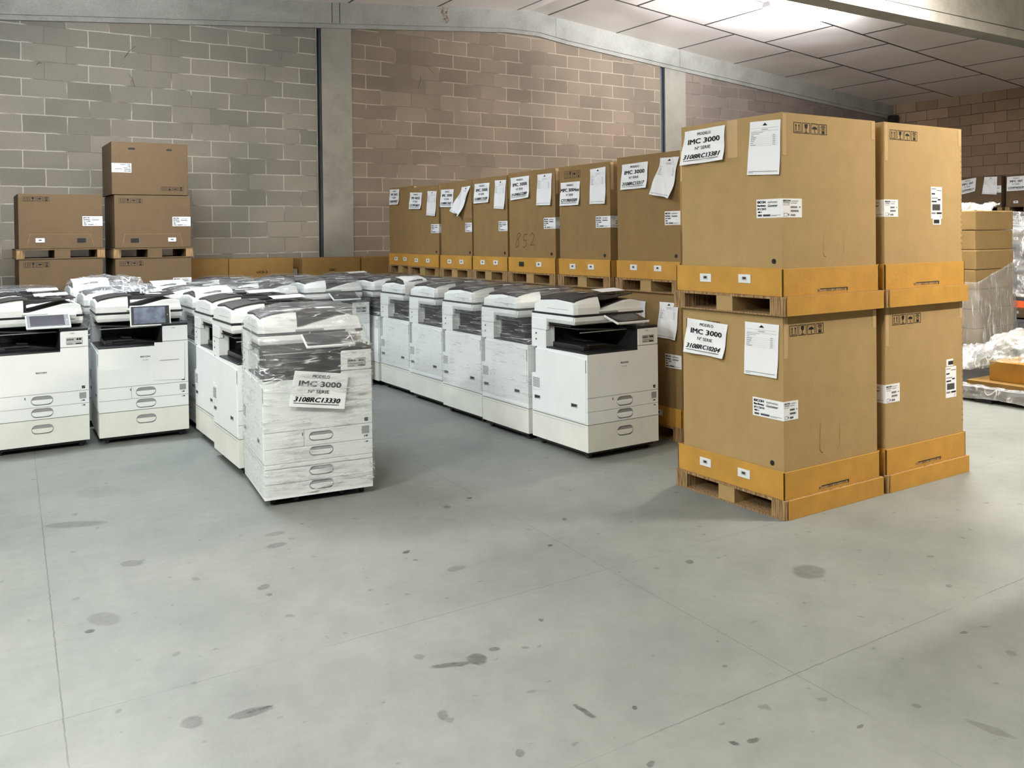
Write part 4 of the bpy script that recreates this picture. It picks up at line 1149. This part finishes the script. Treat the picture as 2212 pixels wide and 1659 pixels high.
# front stack A
ax, ay = 3.434, 2.907
TT = (-0.010, 0.738)
pallet(3.414, 4.197, 2.887, 3.652, 0.0, 0.0969, 'cardboard pallet on the floor under the nearest tall carton')
big_carton(ax, 4.178, ay, 3.607, 0.0969, 0.237, H-0.001, 'lower carton of the nearest stack, carrying the sheet 3108RC10204', GS, dict(
    tray=TT, clips=((0.177, 0.175, True), (0.451, 0.175, True)), dot=(0.628, 0.266), model=(((0.040, 0.950), (0.340, 0.935), (0.319, 0.754), (0.021, 0.761)), ('IMC 3000', '3108RC10204'), 0.02),
    note=(((0.458, 0.962), (0.679, 0.961), (0.669, 0.695), (0.455, 0.693)), 0.008), icons=(0.049, 0.902, 0.315, 0.955), iconsL=(0.028, 0.895, 0.29, 0.945), stick=(0.504, 0.487, 0.581, 0.107),
    cut=(0.272, 0.429, 0.29, 0.445), tape=2))
pallet(3.410, 4.205, 2.885, 3.655, H, 0.0969, 'cardboard pallet between the two nearest tall cartons')
big_carton(ax, 4.178, ay, 3.607, H+0.0969, H+0.237, 2.0096, 'upper carton of the nearest stack, carrying the sheet 3108RC13381', GS, dict(
    tray=TT, clips=((0.19, 1.178, True), (0.466, 1.183, True)), dot=(0.648, 1.275), model=(((0.034, 1.981), (0.331, 1.987), (0.333, 1.804), (0.006, 1.796)), ('IMC 3000', '3108RC13381'), 0.02),
    note=(((0.503, 1.982), (0.698, 1.974), (0.694, 1.704), (0.485, 1.714)), 0.008), icons=(0.089, 1.913, 0.350, 1.967), stick=(0.539, 1.492, 1.586, 0.146),
    cut=(0.308, 0.471, 1.289, 1.43), tape=1))
# second stack B
bx0 = 4.244
pallet(4.224, 5.007, 2.881, 3.646, 0.0, 0.0969, 'cardboard pallet on the floor under the right tall carton')
big_carton(bx0, 4.988, 2.901, 3.60, 0.0969, 0.237, H-0.001, 'lower right tall carton with a shipping label topped by a small barcode', 'tall cartons in the second stack', dict(
    tray=(-0.010, 0.738), icons=(0.064, 0.903, 0.336, 0.958), stick=(0.504, 0.483, 0.583, 0.128), side_sticker=(0.568, 0.674, 0.449, 0.628, True), holes=True, slot=(0.26, 0.50), tape=2))
pallet(4.222, 5.000, 2.879, 3.646, H, 0.0969, 'cardboard pallet between the two right tall cartons')
big_carton(bx0, 4.985, 2.901, 3.60, H+0.0969, H+0.237, 2.0096, 'upper right tall carton with a long shipping label near its edge', 'tall cartons in the second stack', dict(
    tray=(-0.010, 0.738), icons=(0.054, 1.918, 0.312, 1.971), stick=(0.504, 1.496, 1.590, 0.122), side_sticker=(0.432, 0.540, 1.486, 1.667, False), holes=True, slot=(0.25, 0.49), tape=2))

# unseen third stack, added right of the view to shade the lower right floor
cx0, cy0 = 4.45, 0.72
pallet(cx0-0.02, cx0+0.763, cy0-0.02, cy0+0.745, 0.0, 0.0969, 'floor pallet of the unseen stack added for shade right of the view')
big_carton(cx0, cx0+0.744, cy0, cy0+0.70, 0.0969, 0.237, H-0.001, 'lower carton of the unseen stack added for shade right of the view', 'unseen tall cartons added for shade', dict(tape=2))
pallet(cx0-0.02, cx0+0.763, cy0-0.02, cy0+0.745, H, 0.0969, 'middle pallet of the unseen stack added for shade right of the view')
big_carton(cx0, cx0+0.744, cy0, cy0+0.70, H+0.0969, H+0.237, 2.0096, 'upper carton of the unseen stack added for shade right of the view', 'unseen tall cartons added for shade', dict(tape=2))

# the row behind: k: (x face, y left, width, top, data)
ROWS = [
 (4.13, 5.015, 0.66, 1.978, 'IMC 3000', '3108RC13317', ((0.061, 1.922), (0.345, 1.927), (0.335, 1.743), (0.052, 1.739)), ((0.477, 1.939), (0.66, 1.935), (0.609, 1.655), (0.404, 1.692)), (0.508, 1.476, 1.570), ((0.189, 1.177, True), (0.445, 1.176, True)), (0.617, 1.263), 'carton with sheet 3108RC13317, next behind the nearest stack'),
 (4.13, 5.745, 0.645, 1.961, 'MPC 3004ex', 'C717R810209', ((0.023, 1.833), (0.279, 1.833), (0.276, 1.649), (0.02, 1.648)), ((0.411, 1.915), (0.599, 1.924), (0.601, 1.646), (0.412, 1.65)), (0.472, 1.467, 1.554), ((0.184, 1.165, True), (0.42, 1.167, True)), (0.575, 1.257), 'carton with handling symbols above the sheet MPC 3004ex'),
 (4.13, 6.505, 0.70, 1.962, 'IMC 3000', '3109R612280', ((0.033, 1.918), (0.326, 1.921), (0.333, 1.737), (0.045, 1.721)), ((0.452, 1.92), (0.661, 1.921), (0.65, 1.66), (0.443, 1.665)), (0.535, 1.467, 1.558), ((0.204, 1.167, False), (0.471, 1.17, True)), (0.642, 1.259), 'carton with the handwritten number 852'),
 (4.13, 7.135, 0.60, 1.948, 'IMC 3000', '3108RC12528', ((0.034, 1.899), (0.305, 1.898), (0.301, 1.72), (0.03, 1.716)), ((0.40, 1.912), (0.588, 1.907), (0.562, 1.649), (0.39, 1.66)), (0.45, 1.455, 1.543), ((0.18, 1.169, True), (0.41, 1.171, True)), (0.55, 1.259), 'carton with sheet 3108RC12528, left of the handwritten 852'),
 (4.13, 7.785, 0.62, 1.940, 'IMC 3000', '3108RC13427', ((0.012, 1.879), (0.278, 1.873), (0.268, 1.697), (0.007, 1.705)), ((0.45, 1.881), (0.61, 1.887), (0.45, 1.60), (0.27, 1.66)), (0.49, 1.452, 1.539), ((0.19, 1.163, True), (0.43, 1.164, True)), (0.58, 1.255), 'carton with a curled, twisted delivery note and sheet 3108RC13427'),
 (4.13, 8.520, 0.69, 1.932, 'MP 4055', 'C379P100075', ((0.043, 1.884), (0.329, 1.871), (0.308, 1.70), (0.031, 1.708)), ((0.453, 1.88), (0.655, 1.87), (0.632, 1.618), (0.437, 1.631)), (0.514, 1.447, 1.537), ((0.192, 1.162, True), (0.456, 1.163, True)), (0.63, 1.255), 'carton with sheet MP 4055, second from the far end'),
 (4.21, 9.190, 0.63, 1.965, 'MP 3055', 'C086P050325', ((0.02, 1.951), (0.276, 1.943), (0.271, 1.775), (0.03, 1.776)), None, None, ((0.19, 1.165, True), (0.417, 1.165, True)), None, 'carton with sheet MP 3055 at the far end of the row'),
]
for k, (xf, yl, w_, top, mod, ser, ms, ns, st, cl, dot, lab) in enumerate(ROWS):
    y0 = yl-w_
    d = dict(clips=cl, cs=0.9, model=(ms, (mod, ser), 0.014), slot=(0.2, 0.45), tape=2)
    if ns: d['note'] = (ns, 0.05 if k in (0, 4) else 0.012)
    if st: d['stick'] = (st[0], st[1], st[2], 0.12 if k in (1, 2, 5) else 0)
    if dot: d['dot'] = dot
    if k == 1: d['iconsL'] = (0.068, 1.863, 0.29, 1.922); d['icons'] = (0.10, 1.86, 0.36, 1.92)
    e = big_carton(xf, xf+0.745, y0, yl, 1.098, 1.225, top, lab, 'tall cartons in the row along the aisle', d, 'carton_kraft_shaded')
    if k == 2:
        mb = MB(); F = Face((0, w_, -1.098), (0, -1, 0), (-1, 0, 0)); fn = F.fn(0.0014)
        strokes = [[(0.165, 1.435), (0.13, 1.425), (0.125, 1.39), (0.155, 1.365), (0.15, 1.325), (0.11, 1.31), (0.105, 1.35), (0.15, 1.39), (0.185, 1.42), (0.165, 1.435)],
                   [(0.29, 1.425), (0.235, 1.42), (0.225, 1.37), (0.265, 1.372), (0.27, 1.335), (0.235, 1.31), (0.215, 1.315)],
                   [(0.33, 1.41), (0.36, 1.435), (0.39, 1.41), (0.37, 1.365), (0.33, 1.33), (0.40, 1.335)]]
        for s_ in strokes:
            for a, b in zip(s_, s_[1:]): put_line(mb, a, b, 0.004, fn, 'ink')
        link('handwritten_number', mb.mesh('ink'), e)
    nm = ('nearest', 'second nearest', 'third nearest', 'middle', 'third farthest', 'second farthest', 'farthest')[k]
    pallet(xf-0.018, xf+0.765, y0-0.012, yl+0.012, H, 0.0925, '%s cardboard pallet under the upper cartons of the aisle row' % nm, 'pallets of the aisle row', 'corrugated_end')
    dl = dict(clips=((0.19, 0.175, True), (0.44, 0.175, True)), cs=0.9, slot=(0.2, 0.45))
    if k == 0:
        dl.update(model=(((0.021, 0.944), (0.304, 0.938), (0.300, 0.76), (0.02, 0.765)), ('IMC 3000', '3108RC11816'), 0.012), note=(((0.453, 0.945), (0.64, 0.945), (0.625, 0.693), (0.435, 0.70)), 0.02), stick=(0.50, 0.497, 0.59, 0))
    if k == 1: dl.update(model=(((0.05, 0.955), (0.33, 0.962), (0.32, 0.79), (0.04, 0.785)), ('IMC 3000', '3108RC12044'), 0.012))
    big_carton(xf, xf+0.745, y0, yl, 0.0969, 0.225, H-0.001, 'lower carton standing behind the copiers, %s of the aisle row' % nm, 'lower cartons behind the right copiers', dl, 'carton_kraft_shaded')
    pallet(xf-0.018, xf+0.765, y0-0.012, yl+0.012, 0.0, 0.0969, '%s floor pallet of the aisle row, behind the copiers' % nm, 'floor pallets of the aisle row', 'corrugated_end')

# ------------------------------------------------------------------ cartons at the back wall
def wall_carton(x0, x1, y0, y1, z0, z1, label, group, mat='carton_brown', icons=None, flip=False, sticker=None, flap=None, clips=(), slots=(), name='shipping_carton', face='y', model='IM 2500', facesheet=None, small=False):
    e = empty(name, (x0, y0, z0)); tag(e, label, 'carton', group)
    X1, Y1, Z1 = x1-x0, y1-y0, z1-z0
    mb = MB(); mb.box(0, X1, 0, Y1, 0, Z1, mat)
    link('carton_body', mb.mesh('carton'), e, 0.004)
    F = Face((0, 0, 0), (1, 0, 0), (0, -1, 0)) if face == 'y' else Face((0, Y1, 0), (0, -1, 0), (-1, 0, 0))
    if icons:
        mb = MB(); symbols(mb, F.fn(0.0008), icons[0], icons[1], icons[2], icons[3], 'ink', (0, 1, 2, 3), flip); link('handling_symbols', mb.mesh('symbols'), e)
    if sticker:
        a, z, b, zz = sticker
        mb = MB(); mb.face([F.pt(a, z, 0.001), F.pt(b, z, 0.001), F.pt(b, zz, 0.001), F.pt(a, zz, 0.001)], 'sheet_white')
        st = link('maker_sticker', mb.mesh('sticker'), e)
        mb = MB()
        if flip:
            f = lambda p, q: F.pt(a+b-p, z+zz-q, 0.002)
        else: f = F.fn(0.002)
        sticker_print(mb, f, a, z, b, zz, False, model); link('printed_text', mb.mesh('print'), st)
    if flap:
        mb = MB(); fn = F.fn(0.0008); p = flap
        put_line(mb, p[0], p[1], 0.003, fn, 'corrugated_end'); put_line(mb, p[1], p[2], 0.002, fn, 'corrugated_end'); put_line(mb, p[2], p[3], 0.003, fn, 'corrugated_end')
        link('flap_outline', mb.mesh('flap'), e)
    for (u, z, fl) in clips:
        if face == 'y': clip(e, u, 0, z, fl, 0.85, 'y')
        else: clip(e, 0, Y1-u, z, fl, 0.85, 'x')
    for (u, z, w_) in slots:
        mb = MB(); mb.prism(stadium(u, z, w_, 0.018), 'y', -0.001, 0.003, 'gap_black'); link('hand_hole', mb.mesh('slot'), e)
    if facesheet: sheet(e, F, *facesheet[0], facesheet[2], facesheet[1], 0.012)
    return e

def wall_pallet(x0, x1, y0, y1, z0, h, label, group='pallets of the wall cartons'):
    e = empty('cardboard_pallet', (x0, y0, z0)); tag(e, label, 'pallet', group)
    dx, dy = x1-x0, y1-y0
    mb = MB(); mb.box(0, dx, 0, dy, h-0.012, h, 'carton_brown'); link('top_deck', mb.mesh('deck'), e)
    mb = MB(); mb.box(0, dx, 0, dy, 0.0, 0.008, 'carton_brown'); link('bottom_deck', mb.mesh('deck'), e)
    for a, b, mm in ((0, 0.065, 'corrugated_end'), (dx*0.42, dx*0.60, 'carton_brown'), (dx-0.065, dx, 'corrugated_end')):
        mb = MB(); mb.box(a+0.001, b-0.001, 0.002, dy-0.002, 0.008, h-0.012, mm); link('runner', mb.mesh('runner'), e)
    return e

GW = 'brown cartons stacked at the back wall'
y0w, y1w = 8.60, 9.20
wall_pallet(0.455, 1.14, y0w-0.005, y1w, 0.0, 0.09, 'floor pallet under the left stack of wall cartons')
wall_carton(0.468, 1.128, y0w, y1w, 0.09, 1.253, 'tall brown carton, bottom of the left wall stack', GW, icons=(0.035, 1.094, 0.242, 1.14))
wall_pallet(0.448, 1.148, y0w-0.005, y1w, 1.255, 0.089, 'pallet between the two cartons of the left wall stack')
wall_carton(0.470, 1.132, y0w, y1w, 1.345, 1.823, 'brown carton on top of the left wall stack', GW, icons=(0.038, 0.413, 0.245, 0.452), sticker=(0.498, 0.198, 0.660, 0.284),
            flap=((0.062, 0.012), (0.085, 0.128), (0.563, 0.126), (0.59, 0.01)), clips=((0.163, 0.074, True), (0.488, 0.071, False)))
wall_pallet(1.222, 1.90, y0w-0.005, y1w, 0.0, 0.09, 'floor pallet under the right stack of wall cartons')
wall_carton(1.230, 1.892, y0w, y1w, 0.09, 1.243, 'tall brown carton, bottom of the right wall stack', GW, icons=(0.033, 1.086, 0.242, 1.13), sticker=(0.495, 0.885, 0.66, 0.964))
wall_pallet(1.214, 1.910, y0w-0.005, y1w, 1.245, 0.092, 'pallet above the bottom carton of the right wall stack')
wall_carton(1.230, 1.892, y0w, y1w, 1.339, 1.822, 'middle brown carton of the right wall stack, holed flap at its foot', GW, icons=(0.04, 0.412, 0.243, 0.453), sticker=(0.498, 0.198, 0.660, 0.286),
            flap=((0.062, 0.012), (0.085, 0.128), (0.563, 0.126), (0.59, 0.01)), clips=((0.168, 0.070, False), (0.492, 0.073, True)))
wall_carton(1.212, 1.872, y0w-0.005, y1w-0.02, 1.826, 2.307, 'upside-down brown carton topping the right wall stack', GW, icons=(0.42, 0.042, 0.625, 0.077), flip=True, sticker=(0.0, 0.202, 0.166, 0.285), slots=((0.17, 0.42, 0.06), (0.495, 0.42, 0.05)))
GG = 'low golden cartons along the back wall'
wall_carton(1.93, 2.418, 9.30, 9.72, 0.0, 1.205, 'low golden carton beside the right wall stack', GG, 'carton_golden')
e = wall_carton(2.424, 3.112, 9.30, 9.72, 0.0, 1.198, 'low golden carton lettered UOI-2', GG, 'carton_golden')
mb = MB(); put_text(mb, 'UOI-2', 0.29, 1.04, 0.115, 0.025, Face((0, 0, 0), (1, 0, 0), (0, -1, 0)).fn(0.001), 'ink', 0.03); link('printed_text', mb.mesh('print'), e)
e = wall_carton(3.213, 3.892, 9.30, 9.72, 0.0, 1.186, 'low golden carton with a small dark framed mark', GG, 'carton_golden')
mb = MB(); put_frame(mb, 0.305, 1.04, 0.385, 1.064, 0.004, Face((0, 0, 0), (1, 0, 0), (0, -1, 0)).fn(0.001)); put_rect(mb, 0.32, 1.047, 0.37, 1.056, Face((0, 0, 0), (1, 0, 0), (0, -1, 0)).fn(0.001)); link('printed_mark', mb.mesh('print'), e)
wall_carton(3.90, 4.55, 9.32, 9.72, 0.0, 1.182, 'low golden carton behind the far end of the aisle row', GG, 'carton_golden')
mb = MB(); mb.box(3.12, 3.205, 9.45, 9.75, 0.0, 1.07, 'sheet_white')
o = link('white_board_offcut', mb.mesh('board')); tag(o, 'narrow pale board standing between two low golden cartons', 'board')
mb = MB(); mb.box(0, 0.35, 0, 0.5, 0, 1.08, 'carton_golden')
o = link('small_carton', mb.mesh('carton')); o.location = (-0.29, 8.6, 0); tag(o, 'golden carton cut by the left edge of the view', 'carton')
mb = MB(); mb.cyl((0, 0, 0.56), 'z', 0.02, 1.12, 'black_plastic', 14)
o = link('black_roll', mb.mesh('roll', True)); o.location = (0.095, 8.62, 0); tag(o, 'thin black roll standing beside the carton at the left edge', 'roll')

# ------------------------------------------------------------------ right background
GX = 'brown cartons stacked along the right wall'
xf = 13.70
for j, (ya, yb) in enumerate(((7.34, 8.00), (6.61, 7.27))):
    for k in range(4):
        z = 0.5625*k
        lv = ('bottom', 'second lowest', 'second highest', 'top')[k]; sd = ('left', 'right')[j]
        wall_pallet_ = empty('cardboard_pallet', (xf-0.01, ya-0.01, z)); tag(wall_pallet_, '%s pallet of the %s carton stack at the right wall' % (lv, sd), 'pallet', 'pallets of the right wall cartons')
        mb = MB(); mb.box(0, 0.72, 0, yb-ya+0.02, 0.066, 0.078, 'carton_brown'); link('top_deck', mb.mesh('deck'), wall_pallet_)
        for a, b in ((0, 0.07), (0.27, 0.40), (0.61, 0.68)):
            mb = MB(); mb.box(0.001, 0.72, a, b, 0.001, 0.066, 'corrugated_end'); link('runner', mb.mesh('runner'), wall_pallet_)
        fs = None
        if k == 3 and j == 0: fs = (((0.0, 0.44), (0.27, 0.475), (0.255, 0.26), (-0.0, 0.21)), ('MPC 307', 'C509PM00614'), 'model')
        if k == 3 and j == 1: fs = (((0.02, 0.455), (0.30, 0.458), (0.30, 0.24), (0.02, 0.235)), ('MPC 307', 'C509P402658'), 'model')
        if k == 2 and j == 1: fs = (((0.02, 0.42), (0.30, 0.41), (0.30, 0.20), (0.03, 0.22)), ('MPC 307', 'C509P401129'), 'model')
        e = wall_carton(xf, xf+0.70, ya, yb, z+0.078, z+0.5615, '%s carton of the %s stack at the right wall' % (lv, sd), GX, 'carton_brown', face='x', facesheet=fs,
                    flap=((0.05, 0.01), (0.07, 0.12), (0.58, 0.12), (0.60, 0.01)), clips=((0.15, 0.065, True), (0.5, 0.065, True)), sticker=(0.53, 0.22, 0.66, 0.33) if j == 0 else None)
        if k == 3 and j == 0:
            F = Face((0, yb-ya, 0), (0, -1, 0), (-1, 0, 0))
            sheet(e, F, (0.40, 0.475), (0.60, 0.47), (0.60, 0.19), (0.37, 0.21), 'note', None, 0.02)
# carton stack on a pallet
GC = 'plain cartons piled beyond the tall stacks'
px0, px1, py0, py1 = 8.13, 8.80, 4.60, 5.20
mb = MB(); mb.box(px0-0.03, px1+0.03, py0-0.03, py1+0.03, 0.085, 0.10, 'rack_grey')
for a in (py0, (py0+py1)/2-0.04, py1-0.08): mb.box(px0-0.03, px1+0.03, a, a+0.08, 0, 0.085, 'rack_grey')
o = link('grey_pallet', mb.mesh('pallet')); tag(o, 'dark pallet under the pile of plain cartons', 'pallet')
for k in range(8):
    z = 0.1005+k*0.1875
    mb = MB(); dx = random.uniform(-0.006, 0.006)
    dy = random.uniform(-0.006, 0.006)
    mb.box(px0+dx, px1+dx, py0+dy, py1+dy, z, z+0.1855, 'carton_olive')
    o = link('plain_carton', mb.mesh('carton'), None, 0.009)
    nth = ('bottom', 'second', 'third', 'fourth', 'fifth', 'sixth', 'seventh', 'top')[k]
    tag(o, 'plain flat carton, %s in the pile beyond the tall stacks' % (nth + ('' if k in (0, 7) else ' from below')), 'carton', GC)

def film_sheet(name, grid, label, mat='film_milky', amp=0.02, parent=None, thick=0.0015, seed=0):
    """grid: rows of 3D points; refined and crumpled"""
    mb = MB(); i = mb.mi(mat); bm = mb.bm
    R = [[bm.verts.new(p) for p in r] for r in grid]
    for a, b in zip(R, R[1:]):
        for k in range(len(a)-1): bm.faces.new((a[k], a[k+1], b[k+1], b[k])).material_index = i
    for it in range(3): bmesh.ops.subdivide_edges(bm, edges=bm.edges[:], cuts=1, use_grid_fill=True)
    bm.normal_update()
    for v in bm.verts:
        q = v.co*7.0+Vector((seed, 0, 0))
        v.co += v.normal*amp*(noise.noise(q)+0.5*noise.noise(q*2.7)+0.3*noise.noise(q*6))
    me = mb.mesh(name, True)
    o = link(name, me, parent)
    s = o.modifiers.new('t', 'SOLIDIFY'); s.thickness = thick
    if label: tag(o, label, 'plastic film')
    return o

# film round the lower half of the pile
a, b, c, d_ = px0-0.02, px1+0.02, py0-0.025, py1+0.02
ring = [(b, d_), (b, c), (a, c), (a, d_)]
hts = [(0.05,)*4, (0.45,)*4, (0.8,)*4, (1.00, 1.12, 0.92, 0.92)]
film_sheet('film_round_pile', [[(p[0], p[1], h[k]) for k, p in enumerate(ring)] for h in hts], 'torn clear film wrapped round the lower half of the carton pile', 'film_soft', 0.018, seed=3)
film_sheet('film_on_pile', [[(px0+0.1*i_, py0+0.08+0.12*j_, 1.605+0.035*math.sin(i_*1.3+j_)+0.03) for i_ in range(7)] for j_ in range(4)], 'bunched clear film lying on top of the carton pile', 'film_milky', 0.05, seed=8)
# low black pallet with a flat carton and crumpled film
qx0, qy1, qy0 = 7.08, 4.62, 3.30
e = empty('black_pallet', (qx0, qy0, 0)); tag(e, 'low black plastic pallet on the floor right of the tall cartons', 'pallet')
mb = MB(); mb.box(0, 1.0, 0, qy1-qy0, 0.095, 0.12, 'black_plastic'); link('deck', mb.mesh('deck'), e, 0.004)
for xx in (0.0, 0.42, 0.84):
    for yy in (0.0, 0.58, 1.16):
        mb = MB(); mb.box(xx, xx+0.14, yy, yy+0.14, 0.015, 0.095, 'black_plastic'); link('foot', mb.mesh('foot'), e, 0.004)
mb = MB()
for yy in (0.0, 0.58, 1.16): mb.box(0, 1.0, yy, yy+0.14, 0, 0.015, 'black_plastic')
link('skid', mb.mesh('skid'), e)
mb = MB(); mb.box(7.14, 7.9, 3.25, 4.12, 0.1205, 0.165, 'carton_golden'); o = link('flat_carton', mb.mesh('c'), None, 0.004); tag(o, 'flat cardboard tray lying on the black pallet', 'carton')
mb = MB(); mb.box(7.25, 7.9, 3.25, 3.99, 0.1655, 0.325, 'tray_yellow'); o = link('flat_carton', mb.mesh('c'), None, 0.004); tag(o, 'shallow golden carton on the cardboard tray of the black pallet', 'carton')
heap = []
for i_, yy in enumerate((4.62, 4.4, 4.2, 4.05, 3.9, 3.72, 3.5, 3.3)):
    hh = (0.16, 0.28, 0.40, 0.53, 0.60, 0.55, 0.47, 0.44)[i_]
    lo_ = (0.14, 0.18, 0.22, 0.27, 0.33, 0.345, 0.345, 0.345)[i_]
    heap.append([(7.20-0.05*(i_ < 3), yy, lo_), (7.24, yy-0.01, lo_*0.5+hh*0.5), (7.34, yy, hh*0.9), (7.50, yy, hh), (7.75, yy, hh*0.75), (7.95, yy, 0.36)])
film_sheet('crumpled_film', heap, 'heap of crumpled white translucent film over the flat carton', 'film_milky', 0.045, seed=12)
skirt = []
for i_, yy in enumerate((4.66, 4.4, 4.1, 3.8, 3.5, 3.26)):
    skirt.append([(7.03, yy, 0.03+0.02*(i_ % 2)), (7.05, yy, 0.08), (7.07, yy, 0.125), (7.16, yy, 0.135)])
film_sheet('torn_film', skirt, 'torn clear film hanging over the edge of the black pallet', 'film_milky', 0.02, seed=21)
# rack with orange beam
e = empty('storage_rack', (9.8, 4.2, 0)); tag(e, 'metal rack with an orange beam at the right edge', 'rack')
mb = MB()
for yy in (0.0, 0.92): mb.box(0, 0.06, yy, yy+0.06, 0, 1.25, 'rack_grey'); mb.box(0.7, 0.76, yy, yy+0.06, 0, 1.25, 'rack_grey')
link('uprights', mb.mesh('up'), e)
for z, h, mt in ((0.56, 0.075, 'orange_paint'), (0.40, 0.03, 'rack_grey'), (0.30, 0.03, 'rack_grey')):
    mb = MB(); mb.box(-0.02, 0.02, 0.0, 0.98, z, z+h, mt); link('beam', mb.mesh('beam'), e, 0.003)
mb = MB(); mb.box(0.0, 0.76, 0.0, 0.98, 0.635, 0.65, 'rack_grey'); link('shelf', mb.mesh('shelf'), e)
mb = MB(); mb.box(0.0, 0.76, 0.0, 0.98, 0.95, 0.965, 'rack_grey'); link('shelf', mb.mesh('shelf'), e)
fall = []
for i_, zz in enumerate((1.62, 1.4, 1.2, 1.0, 0.80, 0.70)):
    fall.append([(9.70-0.03*(i_ % 2), 5.18+0.02*i_, zz), (9.72, 4.95, zz-0.02), (9.70, 4.7, zz), (9.74, 4.4, zz-0.03)])
film_sheet('hanging_film', fall, 'pale film hanging over the rack above the orange beam', 'film_milky', 0.05, seed=30)
